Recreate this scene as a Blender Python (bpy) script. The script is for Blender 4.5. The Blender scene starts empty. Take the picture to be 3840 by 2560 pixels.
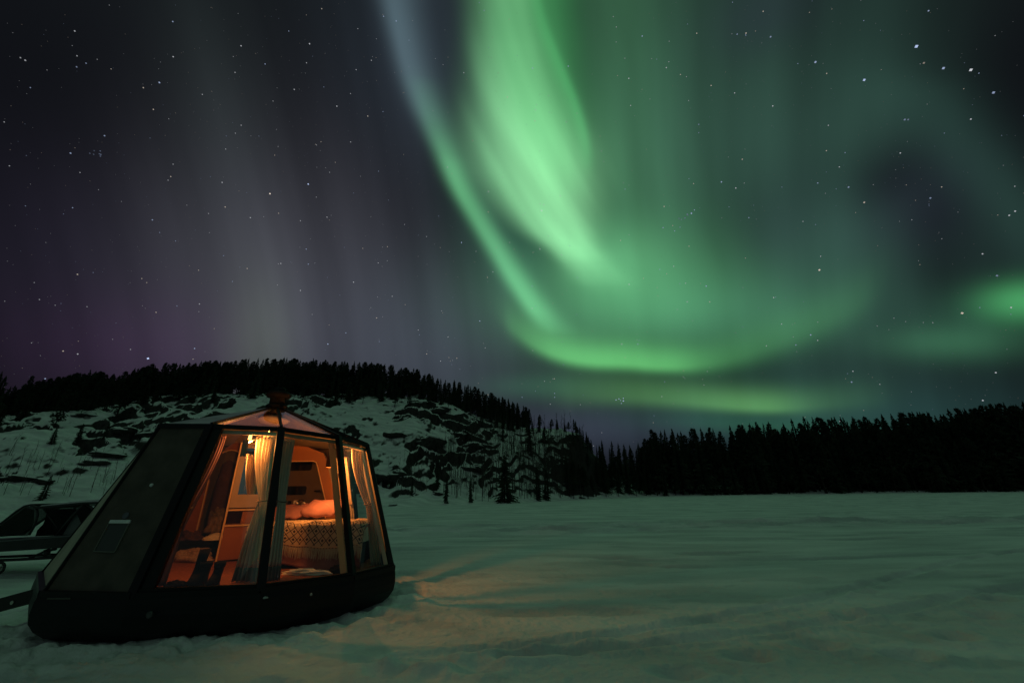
import bpy, math, random
import numpy as np
from mathutils import Vector, Matrix
from mathutils.geometry import tessellate_polygon
random.seed(7); RNG = np.random.default_rng(11)
SC = bpy.context.scene
COL = SC.collection

# ------------------------------------------------------------------ camera
FPX, PITCH, ROLL, CAMH = 1493.3, math.radians(20.56), math.radians(0.8), 1.4
FWD = np.array([0, math.cos(PITCH), math.sin(PITCH)])
_u0 = np.array([0, -math.sin(PITCH), math.cos(PITCH)]); _r0 = np.array([1.0, 0, 0])
RT = _r0 * math.cos(ROLL) - _u0 * math.sin(ROLL)
UP = _u0 * math.cos(ROLL) + _r0 * math.sin(ROLL)
CAM = np.array([0, 0, CAMH])
cam_d = bpy.data.cameras.new('camera'); cam = bpy.data.objects.new('camera', cam_d); COL.objects.link(cam)
cam_d.sensor_width = 36; cam_d.sensor_fit = 'HORIZONTAL'; cam_d.lens = FPX / 3840 * 36
cam_d.clip_start = 0.05; cam_d.clip_end = 4000
cam.matrix_world = Matrix(((RT[0], UP[0], -FWD[0], 0), (RT[1], UP[1], -FWD[1], 0), (RT[2], UP[2], -FWD[2], CAMH), (0, 0, 0, 1)))
SC.camera = cam
SC.view_settings.view_transform = 'Standard'; SC.view_settings.look = 'None'
SC.view_settings.exposure = 0; SC.view_settings.gamma = 1; SC.view_settings.use_curve_mapping = False
SC.render.engine = 'CYCLES'
SC.cycles.use_denoising = True
SC.cycles.max_bounces = 8; SC.cycles.transparent_max_bounces = 24
SC.cycles.sample_clamp_indirect = 4.0
SC.cycles.caustics_reflective = False; SC.cycles.caustics_refractive = False

# surveying helpers: bearings taken from the standing point, turned into places on the ground
def ray(x, y):
    return FWD + RT * ((x - 1920) / FPX) + UP * ((1280 - y) / FPX)
def at_z(x, y, z):
    d = ray(x, y); return CAM + d * ((z - CAMH) / d[2])
def at_y(x, y, Y):
    d = ray(x, y); return CAM + d * (Y / d[1])
def lin(c):
    return tuple(((v / 255) / 12.92 if v <= 10.3 else (((v / 255) + .055) / 1.055) ** 2.4) for v in c)

# ------------------------------------------------------------------ world: night sky with aurora
world = bpy.data.worlds.new("World"); SC.world = world; world.use_nodes = True
WT = world.node_tree; WT.nodes.clear()
class S:
    """a float socket with arithmetic"""
    t = None
    def __init__(self, s): self.s = s
    @staticmethod
    def m(op, *a, clamp=False):
        n = S.t.nodes.new('ShaderNodeMath'); n.operation = op; n.use_clamp = clamp
        for i, v in enumerate(a):
            if isinstance(v, S): S.t.links.new(v.s, n.inputs[i])
            else: n.inputs[i].default_value = float(v)
        return S(n.outputs[0])
    def __add__(a, b): return S.m('ADD', a, b)
    __radd__ = __add__
    def __sub__(a, b): return S.m('SUBTRACT', a, b)
    def __rsub__(a, b): return S.m('SUBTRACT', b, a)
    def __mul__(a, b): return S.m('MULTIPLY', a, b)
    __rmul__ = __mul__
    def __truediv__(a, b): return S.m('DIVIDE', a, b)
    def curve(a, pts):
        n = S.t.nodes.new('ShaderNodeFloatCurve'); S.t.links.new(a.s, n.inputs['Value'])
        c = n.mapping.curves[0]; pts = sorted(pts)
        if pts[0][0] > 0.001: pts = [(0, pts[0][1])] + pts
        if pts[-1][0] < .999: pts = pts + [(1, pts[-1][1])]
        c.points[0].location = pts[0]; c.points[1].location = pts[-1]
        for p in pts[1:-1]: c.points.new(*p)
        for p in c.points: p.handle_type = 'AUTO_CLAMPED'
        n.mapping.update(); return S(n.outputs[0])
S.t = WT
def dotn(tc, v):
    n = WT.nodes.new('ShaderNodeVectorMath'); n.operation = 'DOT_PRODUCT'; WT.links.new(tc, n.inputs[0]); n.inputs[1].default_value = tuple(v); return S(n.outputs['Value'])
_tc = WT.nodes.new('ShaderNodeTexCoord').outputs['Generated']
# chart of the sky: stereographic about a fixed point of the northern sky (bearing 0, altitude 20.5 degrees)
_den = S.m('MAXIMUM', dotn(_tc, FWD) + 1.0, 0.02)
SU = dotn(_tc, RT) / _den
SV = dotn(_tc, UP) / _den
def uv(x, y):                    # chart place of a bearing noted on the 2352-wide survey print
    d = ray(x * 3840 / 2352, y * 3840 / 2352); d = d / np.linalg.norm(d)
    k = 1 + d @ FWD
    return (d @ RT) / k, (d @ UP) / k
def gexp(q, p=None):
    return S.m('EXPONENT', q * -1.0)
VS = (SV + 0.5) / 2.5; US = (SU + 1.5) / 3.0
VS = S.m('MINIMUM', S.m('MAXIMUM', VS, 0), 1); US = S.m('MINIMUM', S.m('MAXIMUM', US, 0), 1)
_nz2 = WT.nodes.new('ShaderNodeTexNoise'); _nz2.noise_dimensions = '2D'
_cb2 = WT.nodes.new('ShaderNodeCombineXYZ'); WT.links.new((SU * 5.0).s, _cb2.inputs[0]); WT.links.new((SV * 3.5).s, _cb2.inputs[1])
WT.links.new(_cb2.outputs[0], _nz2.inputs['Vector']); _nz2.inputs['Scale'].default_value = 1; _nz2.inputs['Detail'].default_value = 1.5
SOFT = S(_nz2.outputs['Fac'])
TERMS = []                       # (scalar, linear colour)
def stroke(rows, col, along='v', p=2.0, tex=0.0, texs=None):
    """rows: (y, x, left, right, amount) for along v; (x, y, down, up, amount) for along u"""
    f, a, b, amp = [], [], [], []
    for r in rows:
        if along == 'v':
            c = uv(r[1], r[0]); l = uv(r[1] - r[2], r[0]); g = uv(r[1] + r[3], r[0])
            k = (c[1] + .5) / 2.5; f.append((k, (c[0] + 1.5) / 3)); a.append((k, (c[0] - l[0]) / .8)); b.append((k, (g[0] - c[0]) / .8))
        else:
            c = uv(r[0], r[1]); l = uv(r[0], r[1] + r[2]); g = uv(r[0], r[1] - r[3])
            k = (c[0] + 1.5) / 3; f.append((k, (c[1] + .5) / 2.5)); a.append((k, (c[1] - l[1]) / .8)); b.append((k, (g[1] - c[1]) / .8))
        amp.append((k, r[4]))
    P = VS if along == 'v' else US
    Q = SU if along == 'v' else SV
    fc = P.curve(f) * (3.0 if along == 'v' else 2.5) + (-1.5 if along == 'v' else -.5)
    d = Q - fc
    side = S.m('GREATER_THAN', d, 0.0)
    w = P.curve(a) * .8 * (1.0 - side) + P.curve(b) * .8 * side
    q = S.m('POWER', S.m('ABSOLUTE', d / S.m('MAXIMUM', w, .001)), p)
    g = gexp(q) * P.curve(amp)
    if tex:
        nz = WT.nodes.new('ShaderNodeTexNoise'); nz.noise_dimensions = '2D'; nz.inputs['Scale'].default_value = 1; nz.inputs['Detail'].default_value = 1.5
        cb = WT.nodes.new('ShaderNodeCombineXYZ'); WT.links.new((d * 24.0 + SV * 5.0).s, cb.inputs[0]); WT.links.new((SV * 3.0).s, cb.inputs[1]); WT.links.new(cb.outputs[0], nz.inputs['Vector'])
        g = g * (S(nz.outputs['Fac']) * (2.4 * tex) + (1 - 1.2 * tex))
    TERMS.append((g, col))
def blob(x, y, sx, sy, col, p=None, scale=None):
    c = uv(x, y); a = uv(x + sx, y); b = uv(x, y - sy)
    du = abs(a[0] - c[0]); dv = abs(b[1] - c[1])
    q1 = (SU - c[0]) / du; q2 = (SV - c[1]) / dv
    g = gexp(q1 * q1 + q2 * q2)
    if col is None: return g
    TERMS.append((g, col))
GREEN = (.20, .70, .30); TEAL = (.13, .40, .24); LIME = (.17, .46, .15)
# --- background glow of the sky
blob(640, 650, 300, 330, (.046, .046, .057))
blob(1010, 800, 330, 200, (.034, .042, .056))
blob(370, 800, 260, 130, (.016, .004, .020))
blob(150, 560, 200, 240, (.0035, .0015, .0070))
blob(600, 790, 80, 150, (.018, .030, .010))
blob(500, 230, 120, 330, (.007, .011, .010))
blob(960, 120, 170, 380, (.014, .020, .028))
blob(1600, 300, 330, 480, (.022, .060, .042))
blob(1980, 640, 420, 340, (.016, .040, .033))
blob(1900, 960, 640, 90, (.010, .036, .034))
blob(1350, 985, 260, 60, (.022, .026, .042))
NB = len(TERMS)
# --- the aurora
stroke([(-700, 1150, 300, 260, .26), (-300, 1140, 140, 120, .40), (-120, 1144, 84, 80, .46), (0, 1152, 66, 74, .34), (100, 1160, 72, 86, .42), (191, 1174, 84, 100, .54), (287, 1198, 106, 118, .72), (340, 1214, 114, 126, .84),
        (383, 1228, 114, 122, .93), (440, 1250, 104, 106, .99), (478, 1266, 94, 90, 1.0), (536, 1296, 72, 66, 1.0), (572, 1322, 54, 50, .88), (604, 1344, 50, 50, .50), (640, 1370, 56, 66, .20), (700, 1410, 70, 90, .0)], (.26, .70, .32), p=2.5, tex=.46)
stroke([(-300, 1230, 150, 120, .5), (0, 1225, 110, 96, .55), (120, 1232, 110, 100, .60), (240, 1250, 100, 96, .60), (340, 1272, 80, 80, .5), (430, 1290, 60, 60, .2), (520, 1310, 60, 60, .0)], (.05, .30, .09), p=3.0, tex=.22)
blob(1120, 430, 80, 210, (.010, .036, .024))
blob(1205, 590, 70, 110, (.012, .050, .030))
stroke([(-500, 830, 80, 90, .10), (-100, 893, 46, 66, .20), (0, 903, 32, 56, .24), (100, 924, 28, 52, .26), (200, 952, 28, 48, .25), (300, 990, 26, 42, .13), (400, 1035, 24, 40, .03), (480, 1070, 24, 40, .0)], (.22, .36, .42), p=2.0)
stroke([(120, 945, 26, 40, .0), (200, 965, 26, 40, .10), (280, 992, 24, 38, .26), (360, 1024, 22, 34, .56), (430, 1054, 22, 32, .76), (500, 1094, 22, 32, .70), (600, 1156, 24, 34, .74), (680, 1206, 24, 38, .86), (725, 1238, 26, 42, .66), (760, 1268, 30, 50, .28), (800, 1310, 36, 60, .0)], (.12, .45, .19), p=2.0)
stroke([(-600, 1420, 200, 300, .30), (-200, 1390, 90, 260, .36), (0, 1390, 70, 170, .30), (150, 1400, 60, 160, .34), (300, 1410, 60, 160, .40), (450, 1420, 60, 170, .44), (560, 1440, 90, 190, .46), (650, 1460, 130, 210, .40), (760, 1480, 170, 230, .15), (820, 1490, 170, 230, .0)], (.065, .24, .10), p=2.0, tex=.22)
stroke([(-60, 1220, 18, 16, .2), (0, 1234, 18, 14, .34), (60, 1250, 18, 13, .42), (124, 1275, 18, 12, .50), (180, 1298, 18, 12, .56), (230, 1318, 17, 12, .58), (316, 1343, 17, 12, .50), (380, 1350, 18, 14, .26), (460, 1354, 20, 16, .0)], (.03, .20, .06), p=2.0)
blob(1420, 690, 290, 130, (.045, .19, .075))
blob(1390, 600, 110, 80, (.05, .17, .075))
blob(1640, 720, 300, 80, (.020, .075, .042))
stroke([(1110, 700, 30, 40, .0), (1170, 745, 26, 46, .22), (1230, 790, 20, 50, .58), (1290, 816, 18, 46, .90), (1360, 829, 17, 44, 1.0), (1440, 832, 17, 44, .96), (1520, 839, 16, 44, .86), (1600, 836, 20, 44, .52), (1680, 820, 28, 50, .30), (1780, 785, 34, 60, .20), (1880, 742, 40, 64, .15), (1980, 690, 44, 70, .08), (2100, 600, 60, 80, .0)], (.10, .42, .12), along='u', p=2.0)
blob(1240, 888, 130, 30, (.012, .050, .024))
stroke([(1180, 902, 34, 50, .0), (1300, 905, 30, 48, .16), (1370, 906, 26, 46, .30), (1450, 909, 24, 44, .46), (1560, 918, 21, 42, .60), (1660, 928, 17, 40, .82), (1740, 934, 15, 40, .92), (1790, 935, 15, 40, .76), (1840, 932, 18, 40, .44), (1900, 926, 22, 42, .24), (2000, 915, 28, 46, .10), (2140, 900, 34, 50, .0)], (.085, .255, .068), along='u', p=2.0)
blob(2352, 690, 105, 44, (.05, .29, .09))
blob(2180, 788, 170, 40, (.020, .080, .036))
blob(2260, 735, 160, 60, (.006, .030, .014))
blob(1740, 975, 260, 24, (.006, .040, .014))
stroke([(120, 1980, 120, 110, .1), (220, 2120, 120, 100, .20), (330, 2220, 100, 90, .26), (450, 2310, 90, 90, .28), (600, 2420, 100, 100, .2), (800, 2560, 100, 100, .1)], (.03, .085, .065), p=2.0)
blob(1960, 262, 150, 130, (.008, .022, .016))
blob(1905, 540, 90, 150, (.008, .022, .016))
blob(2090, 480, 150, 130, (.0060, .0055, .0120))
blob(1770, 560, 110, 110, (.0050, .0040, .0110))
blob(1740, 40, 120, 90, (.0050, .0040, .0110))
dark = (1.0 - blob(2040, 410, 120, 90, None) * .74) * (1.0 - blob(2150, 500, 120, 110, None) * .66) * (1.0 - blob(2170, 620, 90, 90, None) * .5) * (1.0 - blob(1730, 555, 110, 130, None) * .40) * (1.0 - blob(2440, 120, 330, 300, None) * .92) * (1.0 - blob(1760, 40, 120, 120, None) * .40) * (1.0 - blob(0, 0, 380, 420, None) * .75)
_nz3 = WT.nodes.new('ShaderNodeTexNoise'); _nz3.noise_dimensions = '2D'; _nz3.inputs['Scale'].default_value = 1; _nz3.inputs['Detail'].default_value = 2.5
_cb3 = WT.nodes.new('ShaderNodeCombineXYZ'); WT.links.new((SU * 17.0 + SV * 2.0).s, _cb3.inputs[0]); WT.links.new((SV * 1.1).s, _cb3.inputs[1]); WT.links.new(_cb3.outputs[0], _nz3.inputs['Vector'])
RAYS = S(_nz3.outputs['Fac'])
dark = dark * (SOFT * .4 + .8) * (RAYS * 1.0 + .5)
# --- overhead and behind: the same veil of light runs on across the zenith
gz1 = (SU - 0.15) / .95; gz2 = (SV - 1.15) / .46
TERMS.append((gexp(gz1 * gz1 + gz2 * gz2), (.056, .092, .078)))
rgb = []
for ch in range(3):
    base = None; aur = None
    for i, (g, c) in enumerate(TERMS):
        x = g * c[ch]
        if i < NB: base = x if base is None else base + x
        else: aur = x if aur is None else aur + x
    floor_ = (.0038, .0040, .0062)[ch]
    behind = S.m('MULTIPLY', S.m('MAXIMUM', dotn(_tc, FWD) * -1.0 + .25, 0), (.028, .039, .037)[ch])
    rgb.append(base * dark + aur * (RAYS * .30 + .85) + floor_ + behind)
_cc = WT.nodes.new('ShaderNodeCombineColor')
for i in range(3): WT.links.new(rgb[i].s, _cc.inputs[i])
_bg = WT.nodes.new('ShaderNodeBackground'); WT.links.new(_cc.outputs[0], _bg.inputs['Color']); _bg.inputs['Strength'].default_value = 1.0
_wo = WT.nodes.new('ShaderNodeOutputWorld'); WT.links.new(_bg.outputs[0], _wo.inputs['Surface'])
world.cycles.sampling_method = 'MANUAL'; world.cycles.sample_map_resolution = 512

# ------------------------------------------------------------------ helpers
def link(o, parent=None):
    COL.objects.link(o)
    if parent is not None:
        o.parent = parent
    return o
def tag(o, label=None, cat=None, group=None, kind=None):
    if label: o['label'] = label
    if cat: o['category'] = cat
    if group: o['group'] = group
    if kind: o['kind'] = kind
    return o
def origin(o):
    v = np.zeros(3)
    while o is not None:
        v = v + np.array(o.location); o = o.parent
    return v
def thing(name, loc, label, cat, group=None):
    o = bpy.data.objects.new(name, None); o.empty_display_size = .2; o.location = loc; COL.objects.link(o)
    return tag(o, label, cat, group)
def mesh(name, V, F, mat, parent=None, smooth=False, kind=None, thick=0, uvs=None):
    """V in place; made relative to the parent's base"""
    V = np.asarray(V, dtype=float)
    if parent is not None: V = V - origin(parent)
    me = bpy.data.meshes.new(name); me.from_pydata([tuple(v) for v in V], [], [tuple(int(i) for i in f) for f in F])
    mats = mat if isinstance(mat, (list, tuple)) else [mat]
    for m in mats: me.materials.append(m)
    if smooth: me.polygons.foreach_set('use_smooth', [True] * len(me.polygons))
    if uvs is not None:
        lay = me.uv_layers.new(name='UVMap')
        li = np.empty(len(me.loops), dtype=np.int32); me.loops.foreach_get('vertex_index', li)
        lay.data.foreach_set('uv', np.asarray(uvs, dtype=np.float32)[li].ravel())
    me.update()
    o = link(bpy.data.objects.new(name, me), parent)
    if thick:
        md = o.modifiers.new('thickness', 'SOLIDIFY'); md.thickness = thick; md.offset = 0
    if kind: o['kind'] = kind
    return o
class MB:
    """collects shapes for one mesh"""
    def __init__(s): s.V = []; s.F = []
    def add(s, V, F):
        b = len(s.V); s.V += [tuple(map(float, v)) for v in V]; s.F += [tuple(i + b for i in f) for f in F]; return s
    def box(s, c, half, ax=None):
        ax = np.eye(3) if ax is None else np.asarray(ax, float)
        c = np.asarray(c, float); P = []
        for k in ((-1, -1, -1), (1, -1, -1), (1, 1, -1), (-1, 1, -1), (-1, -1, 1), (1, -1, 1), (1, 1, 1), (-1, 1, 1)):
            P.append(c + sum(k[i] * half[i] * ax[i] for i in range(3)))
        return s.add(P, [(0, 3, 2, 1), (4, 5, 6, 7), (0, 1, 5, 4), (1, 2, 6, 5), (2, 3, 7, 6), (3, 0, 4, 7)])
    def bar(s, a, b, w, h, upv=(0, 0, 1)):
        a = np.asarray(a, float); b = np.asarray(b, float); d = b - a; L = np.linalg.norm(d); d /= L
        x = np.cross(d, upv); x /= max(np.linalg.norm(x), 1e-6); y = np.cross(x, d)
        return s.box((a + b) / 2, (w / 2, L / 2, h / 2), (x, d, y))
    def tube(s, pts, r, n=8, caps=True):
        pts = [np.asarray(p, float) for p in pts]; m = len(pts)
        rs = r if isinstance(r, (list, tuple, np.ndarray)) else [r] * m
        V = []; prev = None
        for i, p in enumerate(pts):
            d = pts[min(i + 1, m - 1)] - pts[max(i - 1, 0)]; d = d / max(np.linalg.norm(d), 1e-9)
            if prev is None:
                a = np.array([0, 0, 1.]) if abs(d[2]) < .9 else np.array([1., 0, 0])
                prev = np.cross(d, a)
            x = prev - d * (prev @ d); x /= max(np.linalg.norm(x), 1e-9); prev = x; y = np.cross(d, x)
            for k in range(n):
                t = 2 * math.pi * k / n; V.append(p + (x * math.cos(t) + y * math.sin(t)) * rs[i])
        F = [(i * n + k, i * n + (k + 1) % n, (i + 1) * n + (k + 1) % n, (i + 1) * n + k) for i in range(m - 1) for k in range(n)]
        if caps: F += [tuple(range(n))[::-1], tuple((m - 1) * n + k for k in range(n))]
        return s.add(V, F)
    def lathe(s, c, prof, n=20, ax=None):
        ax = np.eye(3) if ax is None else np.asarray(ax, float); c = np.asarray(c, float)
        V = []; m = len(prof)
        for r, z in prof:
            for k in range(n):
                t = 2 * math.pi * k / n; V.append(c + ax[0] * r * math.cos(t) + ax[1] * r * math.sin(t) + ax[2] * z)
        F = [(i * n + k, i * n + (k + 1) % n, (i + 1) * n + (k + 1) % n, (i + 1) * n + k) for i in range(m - 1) for k in range(n)]
        F += [tuple(range(n))[::-1], tuple((m - 1) * n + k for k in range(n))]
        return s.add(V, F)
    def obj(s, name, mat, parent=None, smooth=False, kind=None, thick=0):
        return mesh(name, s.V, s.F, mat, parent, smooth, kind, thick)
def slab(quads, th, inward):
    """closed slab from a polygon (list of points) pushed by th along inward"""
    P = [np.asarray(p, float) for p in quads]; n = len(P); inw = np.asarray(inward, float); inw = inw / np.linalg.norm(inw)
    V = P + [p + inw * th for p in P]
    F = [tuple(range(n)), tuple(range(2 * n - 1, n - 1, -1))] + [(i, i + n, (i + 1) % n + n, (i + 1) % n) for i in range(n)]
    return V, F
def flat_with_hole(outer, holes, to3, th):
    """plate with openings: outer/holes in 2D, to3(x, z, depth) -> 3D"""
    loops = [outer] + holes
    tri = tessellate_polygon([[Vector((p[0], p[1], 0)) for p in l] for l in loops])
    P = [p for l in loops for p in l]; n = len(P)
    V = [to3(p[0], p[1], 0) for p in P] + [to3(p[0], p[1], th) for p in P]
    F = [tuple(t) for t in tri] + [tuple(i + n for i in t)[::-1] for t in tri]
    b = 0
    for l in loops:
        m = len(l)
        F += [(b + i, b + (i + 1) % m, b + (i + 1) % m + n, b + i + n) for i in range(m)]; b += m
    return V, F

# value noise
def _hash(x, y, s):
    h = (x.astype(np.int64) * 374761393 + y.astype(np.int64) * 668265263 + s * 974634777) & 0xffffffff
    h = ((h ^ (h >> 13)) * 1274126177) & 0xffffffff
    h = ((h ^ (h >> 16)) * 2246822519) & 0xffffffff
    return (h & 0xffff) / 65535.0
def vn(x, y, s=0):
    x = np.asarray(x, float); y = np.asarray(y, float)
    xi = np.floor(x); yi = np.floor(y); fx = x - xi; fy = y - yi
    u = fx * fx * fx * (fx * (fx * 6 - 15) + 10); v = fy * fy * fy * (fy * (fy * 6 - 15) + 10)
    a = _hash(xi, yi, s); b = _hash(xi + 1, yi, s); c = _hash(xi, yi + 1, s); d = _hash(xi + 1, yi + 1, s)
    return (a + (b - a) * u) * (1 - v) + (c + (d - c) * u) * v - .5
def fbm(x, y, s=0, o=4):
    t = 0; a = 1.0; k = 1.0
    for i in range(o):
        t = t + a * vn(x * k + 17.3 * i, y * k - 9.1 * i, s + i); a *= .5; k *= 2.03
    return t
def sstep(a, b, x):
    t = np.clip((x - a) / (b - a), 0, 1); return t * t * (3 - 2 * t)

# ------------------------------------------------------------------ materials
def mat(name, col, rough=.6, metal=0.0, noise=0.0, nscale=8.0, bump=0.0, bscale=30.0, spec=.5, emit=None, emstr=0.0):
    m = bpy.data.materials.new(name); m.use_nodes = True; t = m.node_tree; b = t.nodes['Principled BSDF']
    b.inputs['Base Color'].default_value = (*col, 1); b.inputs['Roughness'].default_value = rough; b.inputs['Metallic'].default_value = metal
    b.inputs['Specular IOR Level'].default_value = spec
    tc = t.nodes.new('ShaderNodeTexCoord')
    if noise:
        n = t.nodes.new('ShaderNodeTexNoise'); n.inputs['Scale'].default_value = nscale; n.inputs['Detail'].default_value = 5
        t.links.new(tc.outputs['Object'], n.inputs['Vector'])
        r = t.nodes.new('ShaderNodeMapRange'); r.inputs['From Min'].default_value = .3; r.inputs['From Max'].default_value = .7
        r.inputs['To Min'].default_value = 1 - noise; r.inputs['To Max'].default_value = 1 + noise
        t.links.new(n.outputs['Fac'], r.inputs['Value'])
        x = t.nodes.new('ShaderNodeVectorMath'); x.operation = 'SCALE'; x.inputs[0].default_value = col
        t.links.new(r.outputs['Result'], x.inputs['Scale']); t.links.new(x.outputs[0], b.inputs['Base Color'])
    if bump:
        n = t.nodes.new('ShaderNodeTexNoise'); n.inputs['Scale'].default_value = bscale; n.inputs['Detail'].default_value = 4
        t.links.new(tc.outputs['Object'], n.inputs['Vector'])
        p = t.nodes.new('ShaderNodeBump'); p.inputs['Strength'].default_value = bump; p.inputs['Distance'].default_value = .02
        t.links.new(n.outputs['Fac'], p.inputs['Height']); t.links.new(p.outputs['Normal'], b.inputs['Normal'])
    if emit:
        b.inputs['Emission Color'].default_value = (*emit, 1); b.inputs['Emission Strength'].default_value = emstr
    return m
def snow_material(name, rock=False):
    m = bpy.data.materials.new(name); m.use_nodes = True; t = m.node_tree; b = t.nodes['Principled BSDF']
    b.inputs['Roughness'].default_value = .75; b.inputs['Specular IOR Level'].default_value = .25
    geo = t.nodes.new('ShaderNodeNewGeometry')
    def noise(scale, det, vec=None):
        n = t.nodes.new('ShaderNodeTexNoise'); n.inputs['Scale'].default_value = scale; n.inputs['Detail'].default_value = det
        t.links.new(vec or geo.outputs['Position'], n.inputs['Vector']); return n.outputs['Fac']
    def ramp(s, a, b_, ca, cb):
        r = t.nodes.new('ShaderNodeValToRGB'); r.color_ramp.elements[0].position = a; r.color_ramp.elements[1].position = b_
        r.color_ramp.elements[0].color = (*ca, 1); r.color_ramp.elements[1].color = (*cb, 1); t.links.new(s, r.inputs[0]); return r.outputs['Color']
    mp = t.nodes.new('ShaderNodeMapping'); mp.inputs['Scale'].default_value = (.35, 1.4, 1); mp.inputs['Rotation'].default_value = (0, 0, .12)
    t.links.new(geo.outputs['Position'], mp.inputs['Vector'])
    crust = ramp(noise(.9, 6, mp.outputs['Vector']), .36, .68, (.60, .61, .63), (.86, .87, .88))
    col = crust
    if not rock:
        at = t.nodes.new('ShaderNodeAttribute'); at.attribute_name = 'crust'
        mk = t.nodes.new('ShaderNodeMix'); mk.data_type = 'RGBA'; mk.inputs['B'].default_value = (.40, .41, .46, 1)
        sc_ = t.nodes.new('ShaderNodeMath'); sc_.operation = 'MULTIPLY'; sc_.inputs[1].default_value = .62; t.links.new(at.outputs['Fac'], sc_.inputs[0])
        t.links.new(sc_.outputs[0], mk.inputs['Factor']); t.links.new(crust, mk.inputs['A']); col = mk.outputs['Result']
    if rock:
        sep = t.nodes.new('ShaderNodeSeparateXYZ'); t.links.new(geo.outputs['Normal'], sep.inputs[0])
        ad = t.nodes.new('ShaderNodeMath'); ad.operation = 'MULTIPLY_ADD'; ad.inputs[1].default_value = .42; t.links.new(noise(.75, 6), ad.inputs[0]); t.links.new(sep.outputs['Z'], ad.inputs[2])
        ms = t.nodes.new('ShaderNodeMapRange'); ms.inputs['From Min'].default_value = .82; ms.inputs['From Max'].default_value = .93
        t.links.new(ad.outputs[0], ms.inputs['Value'])
        rk = ramp(noise(2.5, 6), .3, .75, (.012, .012, .012), (.055, .052, .048))
        mx = t.nodes.new('ShaderNodeMix'); mx.data_type = 'RGBA'; t.links.new(ms.outputs[0], mx.inputs['Factor']); t.links.new(rk, mx.inputs['A']); t.links.new(crust, mx.inputs['B'])
        col = mx.outputs['Result']
    t.links.new(col, b.inputs['Base Color'])
    p = t.nodes.new('ShaderNodeBump'); p.inputs['Strength'].default_value = .8; p.inputs['Distance'].default_value = .06 if not rock else .2
    t.links.new(noise(9 if not rock else 2.5, 6), p.inputs['Height']); t.links.new(p.outputs['Normal'], b.inputs['Normal'])
    return m
M_SNOW = snow_material('snow'); M_HILL = snow_material('snow on rock', True)
M_NEEDLE = mat('needles', (.034, .048, .030), .8, noise=.5, nscale=2.0, spec=.2)
M_BARK = mat('bark', (.030, .024, .020), .9, noise=.4, nscale=6, spec=.2)
M_TWIG = mat('birch twigs', (.075, .066, .060), .9, noise=.3, nscale=3, spec=.2)

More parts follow.
